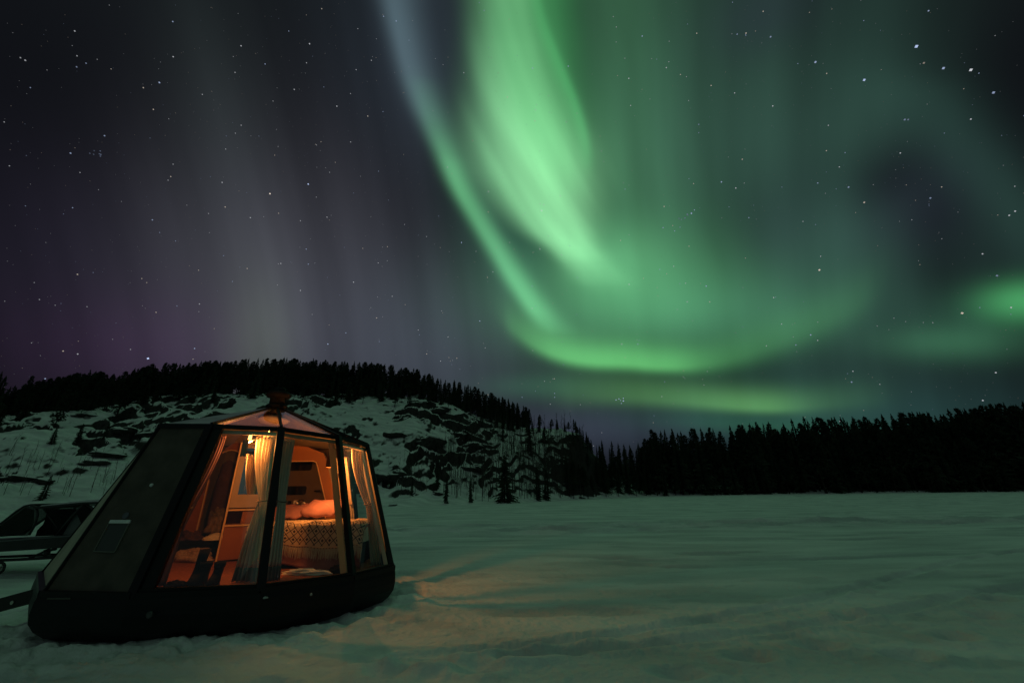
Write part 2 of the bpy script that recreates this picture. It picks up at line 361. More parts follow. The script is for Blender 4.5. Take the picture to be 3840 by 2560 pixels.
# ------------------------------------------------------------------ stars: far suns in the night sky
def stars():
    R = 2500.0; V = []; F = []; colr = []
    def star(d, px, br, tint):
        d = d / np.linalg.norm(d); r = R * px / 398.0 * .5
        a = np.cross(d, (0, 0, 1.0)); a /= np.linalg.norm(a); b = np.cross(d, a); c = CAM + d * R; k = len(V)
        V.extend([c + a * r, c + b * r, c - a * r, c - b * r, c + d * r, c - d * r])
        F.extend([(k + i, k + (i + 1) % 4, k + 4) for i in range(4)] + [(k + (i + 1) % 4, k + i, k + 5) for i in range(4)])
        colr.extend([(br * tint[0], br * tint[1], br * tint[2], 1)] * 6)
    BLUE, WHITE, WARM = (.55, .68, 1.0), (.9, .93, 1.0), (1.0, .86, .72)
    named = [(340, 823, 2.3, 1.1, BLUE), (708, 423, 1.9, .9, BLUE), (620, 445, 1.9, .9, WARM), (2105, 107, 2.5, .9, BLUE), (1985, 184, 2.2, .8, BLUE), (2167, 157, 2.0, .6, BLUE), (2230, 161, 2.2, .7, WHITE),
             (1873, 143, 2.0, .55, BLUE), (1882, 620, 2.0, .7, WARM), (1588, 490, 1.7, .7, BLUE), (2210, 719, 2.0, .6, WARM), (1244, 484, 1.7, 1.1, WHITE), (1122, 440, 1.5, .6, WHITE), (1657, 418, 1.6, .55, BLUE),
             (1102, 737, 1.6, .7, BLUE), (366, 190, 1.6, .6, BLUE), (2282, 213, 1.9, .5, BLUE), (1770, 85, 1.6, .4, BLUE), (1985, 465, 1.7, .45, WARM), (1523, 523, 1.5, .45, BLUE), (1622, 657, 1.6, .55, BLUE), (1445, 653, 1.5, .55, WHITE),
             (1862, 769, 1.6, .5, BLUE), (1428, 790, 1.5, .6, WHITE), (1465, 790, 1.5, .5, BLUE), (1956, 877, 1.6, .4, BLUE), (1690, 432, 1.5, .45, WHITE), (865, 730, 1.4, .55, WARM), (812, 648, 1.5, .55, WHITE), (690, 667, 1.4, .5, WHITE),
             (575, 500, 1.4, .45, WHITE), (753, 790, 1.6, .7, BLUE), (447, 800, 1.4, .6, BLUE), (645, 605, 1.4, .5, WHITE), (1060, 557, 1.5, .7, BLUE), (1222, 708, 1.4, .6, WHITE), (1240, 572, 1.4, .6, WHITE), (162, 352, 1.5, .45, BLUE),
             (240, 312, 1.4, .4, BLUE), (178, 630, 1.4, .4, WARM), (145, 806, 1.4, .4, WARM), (350, 505, 1.4, .45, BLUE), (711, 101, 1.5, .5, WHITE), (47, 133, 1.2, .3, WHITE), (58, 139, 1.4, .35, WHITE), (176, 154, 1.3, .3, BLUE), (2290, 633, 1.6, .35, BLUE),
             (1705, 366, 1.5, .35, WARM), (1630, 693, 1.4, .45, WARM), (853, 139, 1.3, .35, WHITE), (1274, 903, 1.4, .45, BLUE), (1274, 912, 1.4, .5, BLUE), (1828, 792, 1.4, .4, BLUE), (2137, 455, 1.6, .35, BLUE), (1949, 430, 1.6, .4, BLUE), (1012, 829, 1.4, .5, WHITE),
             (1605, 286, 1.4, .3, BLUE), (1605, 305, 1.3, .25, BLUE), (2078, 275, 1.7, .3, BLUE), (2086, 275, 1.5, .25, BLUE), (2122, 145, 1.6, .25, WARM), (881, 38, 1.4, .4, BLUE), (1720, 500, 1.4, .35, BLUE), (690, 507, 1.3, .4, WHITE), (640, 490, 1.3, .4, WARM), (1545, 518, 1.3, .35, WARM), (1562, 522, 1.3, .35, BLUE)]
    for x, y, s, b, c in named: star(ray(x * 3840 / 2352, y * 3840 / 2352), s * (.68 if x < 1300 else .76), b * .9, c)
    for cx, cy, n, sp, b in ((1427, 921, 7, 9, .65), (224, 352, 8, 17, .16), (1575, 497, 7, 14, .25)):
        for i in range(n):
            star(ray((cx + RNG.normal() * sp * .7) * 1.6327, (cy + RNG.normal() * sp * .4) * 1.6327), (1.05 if cx > 300 else .75) + RNG.random() * .2, b * (.6 + .5 * RNG.random()), BLUE)
    n = 0
    while n < 11000:
        d = RNG.normal(size=3); d /= np.linalg.norm(d)
        if d[2] < .06: continue
        n += 1
        m = RNG.random() ** 7
        c = [BLUE, WHITE, WHITE, WARM][RNG.integers(4)]
        star(d, .36 + .62 * m, .09 + .40 * m, c)
    me = bpy.data.meshes.new('stars'); me.from_pydata([tuple(v) for v in V], [], F)
    at = me.color_attributes.new('glow', 'FLOAT_COLOR', 'POINT'); at.data.foreach_set('color', np.array(colr, dtype=np.float32).ravel())
    m = bpy.data.materials.new('starlight'); m.use_nodes = True; t = m.node_tree; t.nodes.clear()
    a = t.nodes.new('ShaderNodeAttribute'); a.attribute_name = 'glow'
    e = t.nodes.new('ShaderNodeEmission'); t.links.new(a.outputs['Color'], e.inputs['Color'])
    o = t.nodes.new('ShaderNodeOutputMaterial'); t.links.new(e.outputs[0], o.inputs['Surface'])
    m.cycles.emission_sampling = 'NONE'
    me.materials.append(m)
    tag(link(bpy.data.objects.new('stars', me)), 'small white and blue stars scattered over the night sky', kind='stuff')
stars()

# ------------------------------------------------------------------ the lie of the land
TH_S = [-180, -100, -75, -50, -30, -15.8, -1.3, 7, 16.4, 33.7, 50, 75, 100, 180]
D_S = [900, 300, 58, 44, 43, 46.8, 53, 66, 87.6, 107, 128, 170, 400, 900]
TH_C = [-75, -60, -50, -35, -20, -8, 2, 8.6, 10.2, 12.5, 16, 25, 36, 50, 75]
D_C = [100, 92, 88, 88, 86, 84, 82, 80, 82, 92, 118, 140, 155, 175, 230]
# crest line seen from the lake (bearing taken on the print, turned into heights)
_cx = [(0, 955), (180, 945), (350, 915), (500, 904), (640, 903), (800, 903), (900, 914), (960, 908), (1040, 932), (1100, 958), (1200, 983), (1290, 990), (1330, 1000)]
def _az(x, y):
    d = ray(x * 1.63265, y * 1.63265); return math.degrees(math.atan2(d[0], d[1])), d[2] / math.hypot(d[0], d[1])
HC = []
for x, y in _cx:
    a, s = _az(x, y); HC.append((a, CAMH + s * np.interp(a, TH_C, D_C)))
HC = [(-75, HC[0][1] - 2)] + HC + [(11.0, 8.0), (13, 4.5), (16, 3.6), (25, 4.5), (36, 7), (50, 10), (75, 12)]
TH_H = [h[0] for h in HC]; H_H = [h[1] for h in HC]
def land(x, y):
    x = np.asarray(x, float); y = np.asarray(y, float)
    r = np.hypot(x, y); th = np.degrees(np.arctan2(x, y))
    ds = np.interp(th, TH_S, D_S) + 1.2 * vn(th * .35, r * 0, 5); dc = np.interp(th, TH_C, D_C); hc = np.interp(th, TH_H, H_H)
    t = (r - ds) / (dc - ds)
    prof = np.interp(t, [-.3, 0, .06, .16, .34, .6, .82, 1, 1.12], [-.12, -.004, .02, .06, .24, .60, .87, 1.0, 1.03])
    z = hc * prof
    body = sstep(.05, .25, t) * (1 - .75 * sstep(.8, 1.0, t)) * sstep(2.5, 9, hc)
    z = z + body * (1.7 * fbm(x / 11, y / 11, 21, 3))
    step = 3.1
    wx = x + 2.2 * vn(x / 4, y / 4, 36); wy = y + 2.2 * vn(x / 4 + 7, y / 4, 37)
    q = z / step + 2.1 * fbm(wx / 8.0, wy / 9.5, 33, 3) + .8 * fbm(wx / 2.6, wy / 3.2, 35, 3)
    fr = q - np.floor(q)
    ter = np.floor(q) + .10 * fr + .90 * sstep(.66, .95, fr)
    mask = sstep(.0, .17, fbm(x / 6.0 + 4, y / 6.0, 41, 3) + .45 * vn(x / 19, y / 19, 44) + .09) * sstep(.10, .26, t) * (1 - .6 * sstep(.85, 1.02, t)) * sstep(3, 9, hc) * (1 - .80 * sstep(-5.5, -1.5, th))
    z = z + (ter - q) * step * mask * .95
    z = z + .42 * sstep(0, .14, t) * sstep(9, 15, th) * (1 + .5 * vn(th * 1.3, r * .1, 91))
    rough = sstep(0, .12, t)
    z = z + 1.5 * np.clip(fbm(x / 2.4, y / 2.4, 57, 3) - .30, 0, .5) * sstep(.14, .3, t) * sstep(3, 9, hc) * (1 - .7 * sstep(.9, 1.05, t)) * (1 - .7 * sstep(-5, -1.5, th))
    z = z + rough * (.42 * fbm(x / 1.9, y / 1.9, 51, 4) + .06 * fbm(x / .5, y / .5, 52, 2))
    z = z + np.where(t > 1.0, np.minimum((r - dc) * .035, 2.5), 0)
    return z
def land_hit(px, py):
    """walk out along a bearing until it meets the slope"""
    d = ray(px, py); h = math.hypot(d[0], d[1])
    rr = np.arange(30, 200, .12); x = d[0] / h * rr; y = d[1] / h * rr; z = CAMH + d[2] / h * rr
    g = land(x, y); k = np.argmax((g > z) & (g > .05))
    return np.array([x[k], y[k], g[k]])
def build_hill():
    th = np.radians(np.concatenate([np.linspace(-76, -55, 60, endpoint=False), np.linspace(-55, 14, 1050, endpoint=False), np.linspace(14, 76, 420)]))
    s = np.concatenate([np.linspace(-.3, 1.1, 300), np.array([1.3, 1.7, 2.4, 4, 8])])
    TH, SS = np.meshgrid(th, s, indexing='ij')
    deg = np.degrees(TH); ds = np.interp(deg, TH_S, D_S); dc = np.interp(deg, TH_C, D_C)
    r = ds + SS * (dc - ds); X = r * np.sin(TH); Y = r * np.cos(TH); Z = land(X, Y)
    n, m = Z.shape; V = np.stack([X, Y, Z], -1).reshape(-1, 3)
    i, j = np.meshgrid(np.arange(n - 1), np.arange(m - 1), indexing='ij'); a = (i * m + j).ravel()
    F = np.stack([a, a + m, a + m + 1, a + 1], -1)
    grid('snowy_hill', V, F, M_HILL)
def grid(name, V, F, mt):
    me = bpy.data.meshes.new(name); me.vertices.add(len(V)); me.vertices.foreach_set('co', V.astype(np.float32).ravel())
    me.loops.add(F.size); me.loops.foreach_set('vertex_index', F.astype(np.int32).ravel())
    me.polygons.add(len(F)); me.polygons.foreach_set('loop_start', np.arange(0, F.size, 4, dtype=np.int32))
    me.update(calc_edges=True); me.polygons.foreach_set('use_smooth', np.ones(len(F), bool)); me.materials.append(mt)
    o = link(bpy.data.objects.new(name, me)); o['kind'] = 'structure'; return o
build_hill()

# the lake: one sheet of wind-packed snow over the ice
HUT_RIM = np.array([(-4.79, 4.65), (-3.83, 4.61), (-2.72, 4.90), (-2.0, 5.60), (-1.70, 6.27), (-2.1, 7.2), (-2.8, 8.0), (-4.2, 8.35), (-5.7, 7.8), (-5.85, 5.6)])
def poly_dist(x, y, P):
    best = np.full(x.shape, 1e9); inside = np.zeros(x.shape, bool); n = len(P)
    for i in range(n):
        a = P[i]; b = P[(i + 1) % n]; d = b - a
        t = np.clip(((x - a[0]) * d[0] + (y - a[1]) * d[1]) / (d @ d), 0, 1)
        best = np.minimum(best, np.hypot(x - a[0] - t * d[0], y - a[1] - t * d[1]))
        c = ((a[1] > y) != (b[1] > y)) & (x < (b[0] - a[0]) * (y - a[1]) / (b[1] - a[1] + 1e-12) + a[0]); inside ^= c
    return np.where(inside, -best, best)
def rut(x, y, pts, w, depth):
    best = np.full(x.shape, 1e9)
    for a, b in zip(pts[:-1], pts[1:]):
        a = np.array(a, float); b = np.array(b, float); d = b - a; t = np.clip(((x - a[0]) * d[0] + (y - a[1]) * d[1]) / (d @ d), 0, 1)
        best = np.minimum(best, np.hypot(x - a[0] - t * d[0], y - a[1] - t * d[1]))
    k = best / w
    return depth * (-np.exp(-k ** 4) + .55 * np.exp(-((k - 1.7) / .5) ** 2))
def lake(x, y):
    r = np.hypot(x, y)
    z = .030 * fbm(x / 3.5 + 3, y / 1.6, 61, 4) * sstep(0, 3, r) + .07 * fbm(x / 16, y / 7, 62, 3)
    near = np.clip(1.4 - r / 14, 0, 1)
    z = z + near * (.024 * fbm(x / .40, y / .24, 63, 3) + .012 * fbm(x / .11, y / .08, 64, 2))
    # wind-carved scours
    sc = np.clip(fbm(x / 2.6 + .8 * vn(x / 5, y / 5, 8), y / .75, 66, 3) - .22, 0, 1)
    z = z - .13 * sc * sstep(3, 7, r)
    # broken band of old snowmobile tracks farther out
    yy = y - 17.5 - .09 * x + 1.2 * fbm(x / 9, x * 0, 71, 2)
    z = z + np.exp(-(yy / 2.2) ** 2) * (.26 * fbm(x / 1.7, y / .55, 72, 4))
    for pts in ([(-1.05, 4.42), (.1, 4.72), (1.6, 5.25), (4, 6.3), (9, 9.0), (18, 12.5)], [(-1.0, 4.26), (.3, 4.46), (1.9, 4.88), (4.6, 5.7), (10, 7.8), (20, 10.6)]):
        z = z + rut(x, y, pts, .090, .042)
    for pts in ([(-20, 15.5), (0, 16.2), (12, 17.6), (40, 18.5)], [(-20, 16.4), (0, 17.2), (12, 18.5), (40, 19.7)], [(-10, 19), (10, 20), (50, 24)]):
        z = z + rut(x, y, pts, .28, .07)
    pd = poly_dist(x, y, HUT_RIM)
    churn = np.exp(-np.clip(pd, 0, 9) ** 2 / .55)
    z = z + churn * (.10 * fbm(x / .24, y / .24, 81, 4) + .04) + np.exp(-((pd - .5) / .3) ** 2) * .05 * (1 + fbm(x, y, 82, 2))
    # scuffs and footprints near the hut
    for fx, fy in ((-1.1, 4.15), (-.75, 4.32), (-.35, 4.2), (.05, 4.45), (1.3, 4.0), (2.1, 4.35), (2.9, 4.6), (3.5, 4.3), (4.4, 4.8), (-1.9, 3.8), (-2.3, 3.55), (-1.6, 3.3), (.6, 3.35), (5.4, 5.4), (-2.6, 3.2), (4.0, 5.6), (5.0, 6.6), (6.2, 6.0)):
        dd = np.hypot((x - fx) / 1.5, y - fy); z = z - .075 * np.exp(-(dd / .10) ** 2) + .03 * np.exp(-((dd - .19) / .07) ** 2)
    return z
def crust(x, y):
    r = np.hypot(x, y); yy = y - 17.5 - .09 * x + 1.2 * fbm(x / 9, x * 0, 71, 2)
    c = np.exp(-(yy / 1.7) ** 2) * sstep(-.02, .30, fbm(x / 2.4, y / .5, 72, 4) + .12 * np.sin(x / 6))
    c = c + .9 * np.exp(-((y - 13.2 - .05 * x) / .8) ** 2) * sstep(.12, .4, fbm(x / 2.0, y / .35, 75, 3))
    c = c + .8 * sstep(.20, .42, fbm(x / 2.6 + .8 * vn(x / 5, y / 5, 8), y / .75, 66, 3)) * sstep(3, 6, r)
    c = c + .5 * sstep(.22, .40, fbm(x / .8, y / .30, 77, 3)) * np.clip(1.5 - r / 12, 0, 1)
    return np.clip(c, 0, 1)
def build_lake():
    th = np.radians(np.concatenate([np.linspace(-58, 58, 860, endpoint=False), np.linspace(58, 302, 90, endpoint=False)]))
    r = np.concatenate([[.15, .6, 1.2], np.geomspace(1.9, 30, 430), np.geomspace(30.6, 150, 60), [220, 400, 800, 1500, 2400]])
    TH, RR = np.meshgrid(th, r, indexing='ij'); X = RR * np.sin(TH); Y = RR * np.cos(TH); Z = lake(X, Y) * np.clip((260 - RR) / 150, 0, 1)
    n, m = Z.shape; V = np.stack([X, Y, Z], -1).reshape(-1, 3)
    i, j = np.meshgrid(np.arange(n), np.arange(m - 1), indexing='ij'); i2 = (i + 1) % n
    F = np.stack([(i * m + j).ravel(), (i2 * m + j).ravel(), (i2 * m + j + 1).ravel(), (i * m + j + 1).ravel()], -1)[:, ::-1]
    V = np.vstack([V, [[0, 0, 0]]])
    g = grid('snow_ground', V, F, M_SNOW)
    C = np.append(crust(X, Y).ravel(), 0).astype(np.float32); at = g.data.attributes.new('crust', 'FLOAT', 'POINT'); at.data.foreach_set('value', C)
build_lake()

# ------------------------------------------------------------------ trees
def spruce_mesh(seed, R, whorls, fan, low=.06):
    g = np.random.default_rng(seed); V = []; F = []
    for k in range(whorls):
        f = k / (whorls - 1); h = low + (1 - low) * f ** .92
        env = (1 - f) ** .8 * R * (.85 + .3 * g.random()) + .012
        nb = 7 if f < .75 else 5
        a0 = g.random() * 6.28
        for b in range(nb):
            if g.random() < .10: continue
            a = a0 + b * 6.283 / nb + g.normal() * .22; L = env * (.55 + .6 * g.random()); dr = (.35 - .75 * f + .12 * g.normal()) * L
            c, s = math.cos(a), math.sin(a); p0 = np.array([0, 0, h]); tip = np.array([c * L, s * L, h - dr])
            side = np.array([-s, c, 0])
            for q in range(fan):
                u0 = (q + .15) / fan; base = p0 + (tip - p0) * u0
                w = L * (.34 - .2 * u0) * (.7 + .6 * g.random())
                for sg in (-1, 1):
                    e = base + (tip - p0) * (.34 + .12 * g.random()) + side * sg * w + np.array([0, 0, -.018 - .02 * g.random()])
                    m_ = base + (tip - p0) * .22 + np.array([0, 0, .012 * g.random()])
                    n0 = len(V); V += [base, m_, e]; F.append((n0, n0 + 1, n0 + 2))
            n0 = len(V); wv = np.array([0, 0, .022 + .012 * g.random()])
            V += [p0 + (tip - p0) * .2 + wv, p0 + (tip - p0) * .25 - wv * 1.4, tip]; F.append((n0, n0 + 1, n0 + 2))
    n0 = len(V); V += [np.array([.006, 0, .94]), np.array([-.006, .004, .94]), np.array([0, 0, 1.03])]; F.append((n0, n0 + 1, n0 + 2))
    return np.array(V), F
def pine_mesh(seed, R, start, n):
    """northern pine: ragged crown of needle tufts on a bare lower stem"""
    g = np.random.default_rng(seed); V = []; F = []
    for k in range(n):
        f = g.random() ** .85; h = start + (1 - start) * f
        env = R * (1 - f) ** .62 * (.55 + .45 * math.sin(min(1, f * 3.2) * 1.57)) + .012
        a = g.random() * 6.283; rr = env * math.sqrt(g.random())
        c = np.array([math.cos(a) * rr, math.sin(a) * rr, h + .03 * g.normal() * (1 - f)])
        sz = .045 * (1.15 - .55 * f)
        for _ in range(4):
            d = g.normal(size=3); d[2] = d[2] * .7 + .25; d /= np.linalg.norm(d); e = np.cross(d, g.normal(size=3)); e /= np.linalg.norm(e)
            n0 = len(V); V += [c - d * sz * .4 + e * sz * .35, c - d * sz * .4 - e * sz * .35, c + d * sz * (.7 + .8 * g.random())]; F.append((n0, n0 + 1, n0 + 2))
    n0 = len(V); V += [np.array([.007, 0, .95]), np.array([-.007, .004, .95]), np.array([0, 0, 1.04])]; F.append((n0, n0 + 1, n0 + 2))
    return np.array(V), F
def data_of(name, V, F, mt):
    me = bpy.data.meshes.new(name); me.from_pydata([tuple(v) for v in V], [], F); me.materials.append(mt); me.update(); return me
def trunk_data(seed, r):
    g = np.random.default_rng(seed); x = np.cumsum(g.normal(size=7) * .004); y = np.cumsum(g.normal(size=7) * .004); x -= x[0]; y -= y[0]
    b = MB().tube([(x[i], y[i], -.04 + i * .17) for i in range(7)], [r * (1 - .85 * i / 6) for i in range(7)], 6); return data_of('trunk', b.V, b.F, M_BARK)
SPR = [spruce_mesh(100 + i, (.15, .18, .13, .20, .16)[i], (24, 26, 24, 22, 26)[i], 3, .05 if i != 1 else .16) for i in range(5)]
PIN = [pine_mesh(200 + i, (.20, .17, .24, .19, .15)[i], (.30, .22, .34, .26, .18)[i], 330) for i in range(5)]
D_SPR = [data_of('crown', *s, M_NEEDLE) for s in SPR]; D_PIN = [data_of('crown', *s, M_NEEDLE) for s in PIN]
D_TRK = [trunk_data(300 + i, (.012, .015, .018)[i]) for i in range(3)]
def tree(name, p, h, crown, label, cat, group, wide=1.0):
    e = bpy.data.objects.new(name, None); e.location = p; e.scale = (h * wide, h * wide, h); e.rotation_euler = (RNG.normal() * .02, RNG.normal() * .02, RNG.random() * 6.28); COL.objects.link(e)
    tag(e, label, cat, group)
    for nm, d in (('trunk', D_TRK[RNG.integers(3)]), ('crown', crown)):
        link(bpy.data.objects.new(nm, d), e)
    return e
CREST_TOP = [(-60, 905), (0, 895), (100, 872), (160, 858), (210, 846), (240, 862), (330, 836), (450, 830), (550, 824), (650, 823), (750, 829), (850, 836), (950, 850), (1000, 868), (1050, 878), (1100, 895), (1150, 912), (1200, 930), (1250, 955), (1300, 972), (1340, 990)]
WOOD_TOP = [(1290, 1000), (1330, 1010), (1400, 1010), (1470, 1020), (1483, 1012), (1510, 986), (1600, 984), (1700, 975), (1800, 965), (1900, 954), (2000, 955), (2100, 944), (2200, 938), (2300, 928), (2352, 918), (2460, 905)]
def top_at(tab, x): return np.interp(x, [t[0] for t in tab], [t[1] for t in tab])
CZ = [(-200, 60, 'at the far left edge'), (60, 140, 'above the far left slope'), (140, 200, 'left of the tallest clump'), (200, 250, 'in the tallest clump on the left'), (250, 330, 'right of the tallest clump'), (330, 420, 'above the hut eave corner'), (420, 510, 'above the left half of the hut roof'), (510, 590, 'just left of the chimney'), (590, 690, 'behind the chimney'),
      (690, 780, 'just right of the chimney'), (780, 870, 'above the right end of the hut'), (870, 950, 'left of the rounded snow dome'), (950, 1060, 'behind the rounded snow dome'), (1060, 1140, 'where the crest starts to fall'), (1140, 1210, 'on the falling shoulder'), (1210, 1280, 'on the low bare shoulder'), (1280, 1420, 'at the last tip of the crest')]
def zone(tab, x): return next((c[2] for c in tab if c[0] <= x < c[1]), tab[-1][2])
FAR_V, FAR_F = [], []; _nf = [0]
def far_tree(p, h, V, F, wide=1.0):
    a = RNG.random() * 6.28; c, s = math.cos(a), math.sin(a)
    W = np.stack([(V[:, 0] * c - V[:, 1] * s) * h * wide, (V[:, 0] * s + V[:, 1] * c) * h * wide, V[:, 2] * h], -1) + np.asarray(p)
    FAR_V.append(W); FAR_F.append(np.array(F) + _nf[0]); _nf[0] += len(W)
def crest_trees():
    n = 0; cnt = 0
    for row in range(5):
        x = -90.0
        while x < 1338:
            x += RNG.uniform(9, 19) * (1.0 if row else 1.05)
            d = ray(x * 1.63265, 900 * 1.63265); th = math.degrees(math.atan2(d[0], d[1]))
            dc = np.interp(th, TH_C, D_C); r = dc + (-1.5, 1.5, 4.5, 8, 12)[row] + RNG.uniform(-1.2, 1.2)
            if x > 1210 and (row > 1 or RNG.random() < .45): continue
            gx, gy = math.sin(math.radians(th)) * r, math.cos(math.radians(th)) * r; z = float(land(gx, gy))
            ty = top_at(CREST_TOP, x) + RNG.exponential(10) - 5 + (10 if row == 0 else 0)
            if x > 1240: ty += RNG.uniform(0, 14)
            dd = ray(x * 1.63265, ty * 1.63265); zt = CAMH + dd[2] / math.hypot(dd[0], dd[1]) * r
            h = max(2.2, zt - z)
            k = RNG.integers(5); spr = RNG.random() < .45
            if row < 2 or x > 1100:
                lab = ('tall ' if h > 7.2 else 'short ' if h < 5.6 else '') + ('pointed' if spr else 'ragged') + ' pine, ' + ('front', 'second', 'third', 'fourth', 'back')[row] + ' row on the crest, ' + zone(CZ, x)
                tree('pine_tree', (gx, gy, z - .1), h, D_SPR[k] if spr else D_PIN[k], lab, 'pine tree', 'pines along the hill crest', RNG.uniform(.85, 1.2)); n += 1
            else: far_tree((gx, gy, z - .1), h, *(SPR[k] if spr else PIN[k]), wide=RNG.uniform(.7, 1.1))
    x = -60.0
    while x < 1230:
        x += RNG.uniform(14, 46)
        d = ray(x * 1.63265, 900 * 1.63265); th = math.degrees(math.atan2(d[0], d[1])); dc = np.interp(th, TH_C, D_C)
        r = dc - RNG.uniform(2.0, 9.0) ** (1.25 if x < 250 or x > 1050 else 1.0); gx, gy = math.sin(math.radians(th)) * r, math.cos(math.radians(th)) * r; k = RNG.integers(5)
        lab = ('bushy' if k % 2 else 'slim') + ' small pine before the hilltop wood, ' + zone(CZ, x)
        tree('pine_tree', (gx, gy, float(land(gx, gy)) - .1), RNG.uniform(2.6, 6.0), D_SPR[k] if RNG.random() < .4 else D_PIN[k], lab, 'pine tree', 'small pines in front of the hilltop wood', RNG.uniform(.8, 1.2))
    return n
N_CREST = crest_trees()
WZ = [(1200, 1345, 'at the hill tip'), (1345, 1420, 'in the dip right of the hill'), (1420, 1485, 'just left of the notch'), (1485, 1560, 'just right of the notch'), (1560, 1640, 'under the yellow green band, left part'), (1640, 1720, 'under the yellow green band, middle'), (1720, 1800, 'under the yellow green band, bright end'), (1800, 1900, 'right of the yellow green band'),
      (1900, 2000, 'where the right shore darkens'), (2000, 2100, 'left of the faint green patch'), (2100, 2200, 'under the faint green patch'), (2200, 2290, 'under the edge green patch'), (2290, 2700, 'at the right photo edge')]
def wood():
    n = 0
    for row in range(7):
        x = 1285.0 + row * 8
        while x < 2470:
            x += RNG.uniform(11, 24) * (1.4 if row == 0 else 1.0 if row < 3 else 1.25)
            d = ray(x * 1.63265, 1130 * 1.63265); th = math.degrees(math.atan2(d[0], d[1]))
            ds = np.interp(th, TH_S, D_S); r = ds + (1.4, 3.6, 7, 11, 15, 20, 26)[row] + RNG.uniform(-.8, 1.2)
            gx, gy = math.sin(math.radians(th)) * r, math.cos(math.radians(th)) * r; z = float(land(gx, gy))
            ty = top_at(WOOD_TOP, x) + (RNG.uniform(20, 95) if row == 0 else RNG.uniform(8, 60) if row < 3 else RNG.exponential(17) - 2)
            dd = ray(x * 1.63265, ty * 1.63265); zt = CAMH + dd[2] / math.hypot(dd[0], dd[1]) * r
            h = max(3.0, zt - z); k = RNG.integers(5); pin = RNG.random() < (.62 if row < 3 else .3)
            if row in (0, 1, 2):
                lab = ('tall ' if h > np.interp(x, [1300, 1500, 2300], [9.5, 13, 15]) else '') + ('broad ' if k in (1, 3) else '') + ('ragged pine' if pin else 'dark spruce') + ', ' + ('front', 'second', 'third')[row] + ' row on the shore, ' + zone(WZ, x)
                tree('pine_tree' if pin else 'spruce_tree', (gx, gy, z - .15), h, D_PIN[k] if pin else D_SPR[k], lab, 'pine tree' if pin else 'spruce tree', 'trees of the shoreside wood', RNG.uniform(.8, 1.15)); n += 1
            else: far_tree((gx, gy, z - .15), h, *(PIN[k] if pin else SPR[k]), wide=RNG.uniform(.6, 1.0))
    return n
N_WOOD = wood()
print('trees', N_CREST, N_WOOD, 'far', len(FAR_V))
_fv = np.vstack(FAR_V); _ff = np.vstack(FAR_F)
def tri_mesh(name, V, F, mt):
    me = bpy.data.meshes.new(name); me.vertices.add(len(V)); me.vertices.foreach_set('co', V.astype(np.float32).ravel())
    me.loops.add(F.size); me.loops.foreach_set('vertex_index', F.astype(np.int32).ravel()); me.polygons.add(len(F))
    me.polygons.foreach_set('loop_start', np.arange(0, F.size, 3, dtype=np.int32)); me.update(calc_edges=True); me.materials.append(mt)
    return link(bpy.data.objects.new(name, me))
tag(tri_mesh('distant_forest', _fv, _ff, M_NEEDLE), 'dark mass of forest behind the front trees', kind='stuff')
# single trees that stand out
for px, py, ty, wide, k, lab in ((1160, 1157, 1043, 1.35, 3, 'tall broad spruce alone at the foot of the cliff by the lake edge'), (1238, 1152, 1068, .95, 0, 'left one of the two spruces at the cliff foot right of the lone broad spruce'), (1256, 1152, 1062, .95, 2, 'right one of the two spruces at the cliff foot right of the lone broad spruce'),
                                 (1081, 1154, 1088, .8, 2, 'slim spruce at the cliff foot left of the lone broad spruce'), (1024, 1156, 1082, .75, 0, 'slim dark spruce at the cliff foot nearest the hut'), (945, 1138, 1092, .8, 4, 'short spruce on the low slope just right of the hut'),
                                 (1004, 1122, 1042, .7, 2, 'thin spruce against the pale slope below the biggest dark rock'), (176, 1020, 968, .9, 1, 'leaning looking spruce on the open slope at the upper left'), (118, 1022, 978, 1.1, 1, 'bushy spruce on the open slope at the far left'), (240, 1003, 970, 1.0, 4, 'small spruce on the left slope between two rock ledges'), (95, 1148, 1085, .9, 3, 'dark spruce low on the left slope above the covered sled')):
    p = land_hit(px * 1.63265, py * 1.63265); r = math.hypot(p[0], p[1]); dd = ray(px * 1.63265, ty * 1.63265); h = CAMH + dd[2] / math.hypot(dd[0], dd[1]) * r - p[2]
    tree('spruce_tree', p - np.array([0, 0, .15]), max(h, 1.5), D_SPR[k], lab, 'spruce tree', None, wide)
# bare birches
def birch_data(seed):
    g = np.random.default_rng(seed); b = MB(); lean = g.normal(size=2) * .06
    pts = [(lean[0] * t * t + .012 * g.normal() * t, lean[1] * t * t + .012 * g.normal() * t, t) for t in np.linspace(-.05, 1, 6)]
    b.tube(pts, [.011, .010, .0085, .007, .005, .003], 4, False)
    for k in range(g.integers(5, 9)):
        t = g.uniform(.25, .92); i = min(int(t * 5), 4); p = np.array(pts[i]) + (np.array(pts[i + 1]) - np.array(pts[i])) * (t * 5 - i)
        a = g.random() * 6.28; L = g.uniform(.10, .26) * (1.2 - t * .5); d = np.array([math.cos(a) * .55, math.sin(a) * .55, .8]) * L
        b.tube([p, p + d * .5 + np.array([0, 0, -.01]), p + d], [.005, .004, .002], 3, False)
    return data_of('birch', b.V, b.F, M_TWIG)
D_BIR = [birch_data(400 + i) for i in range(6)]
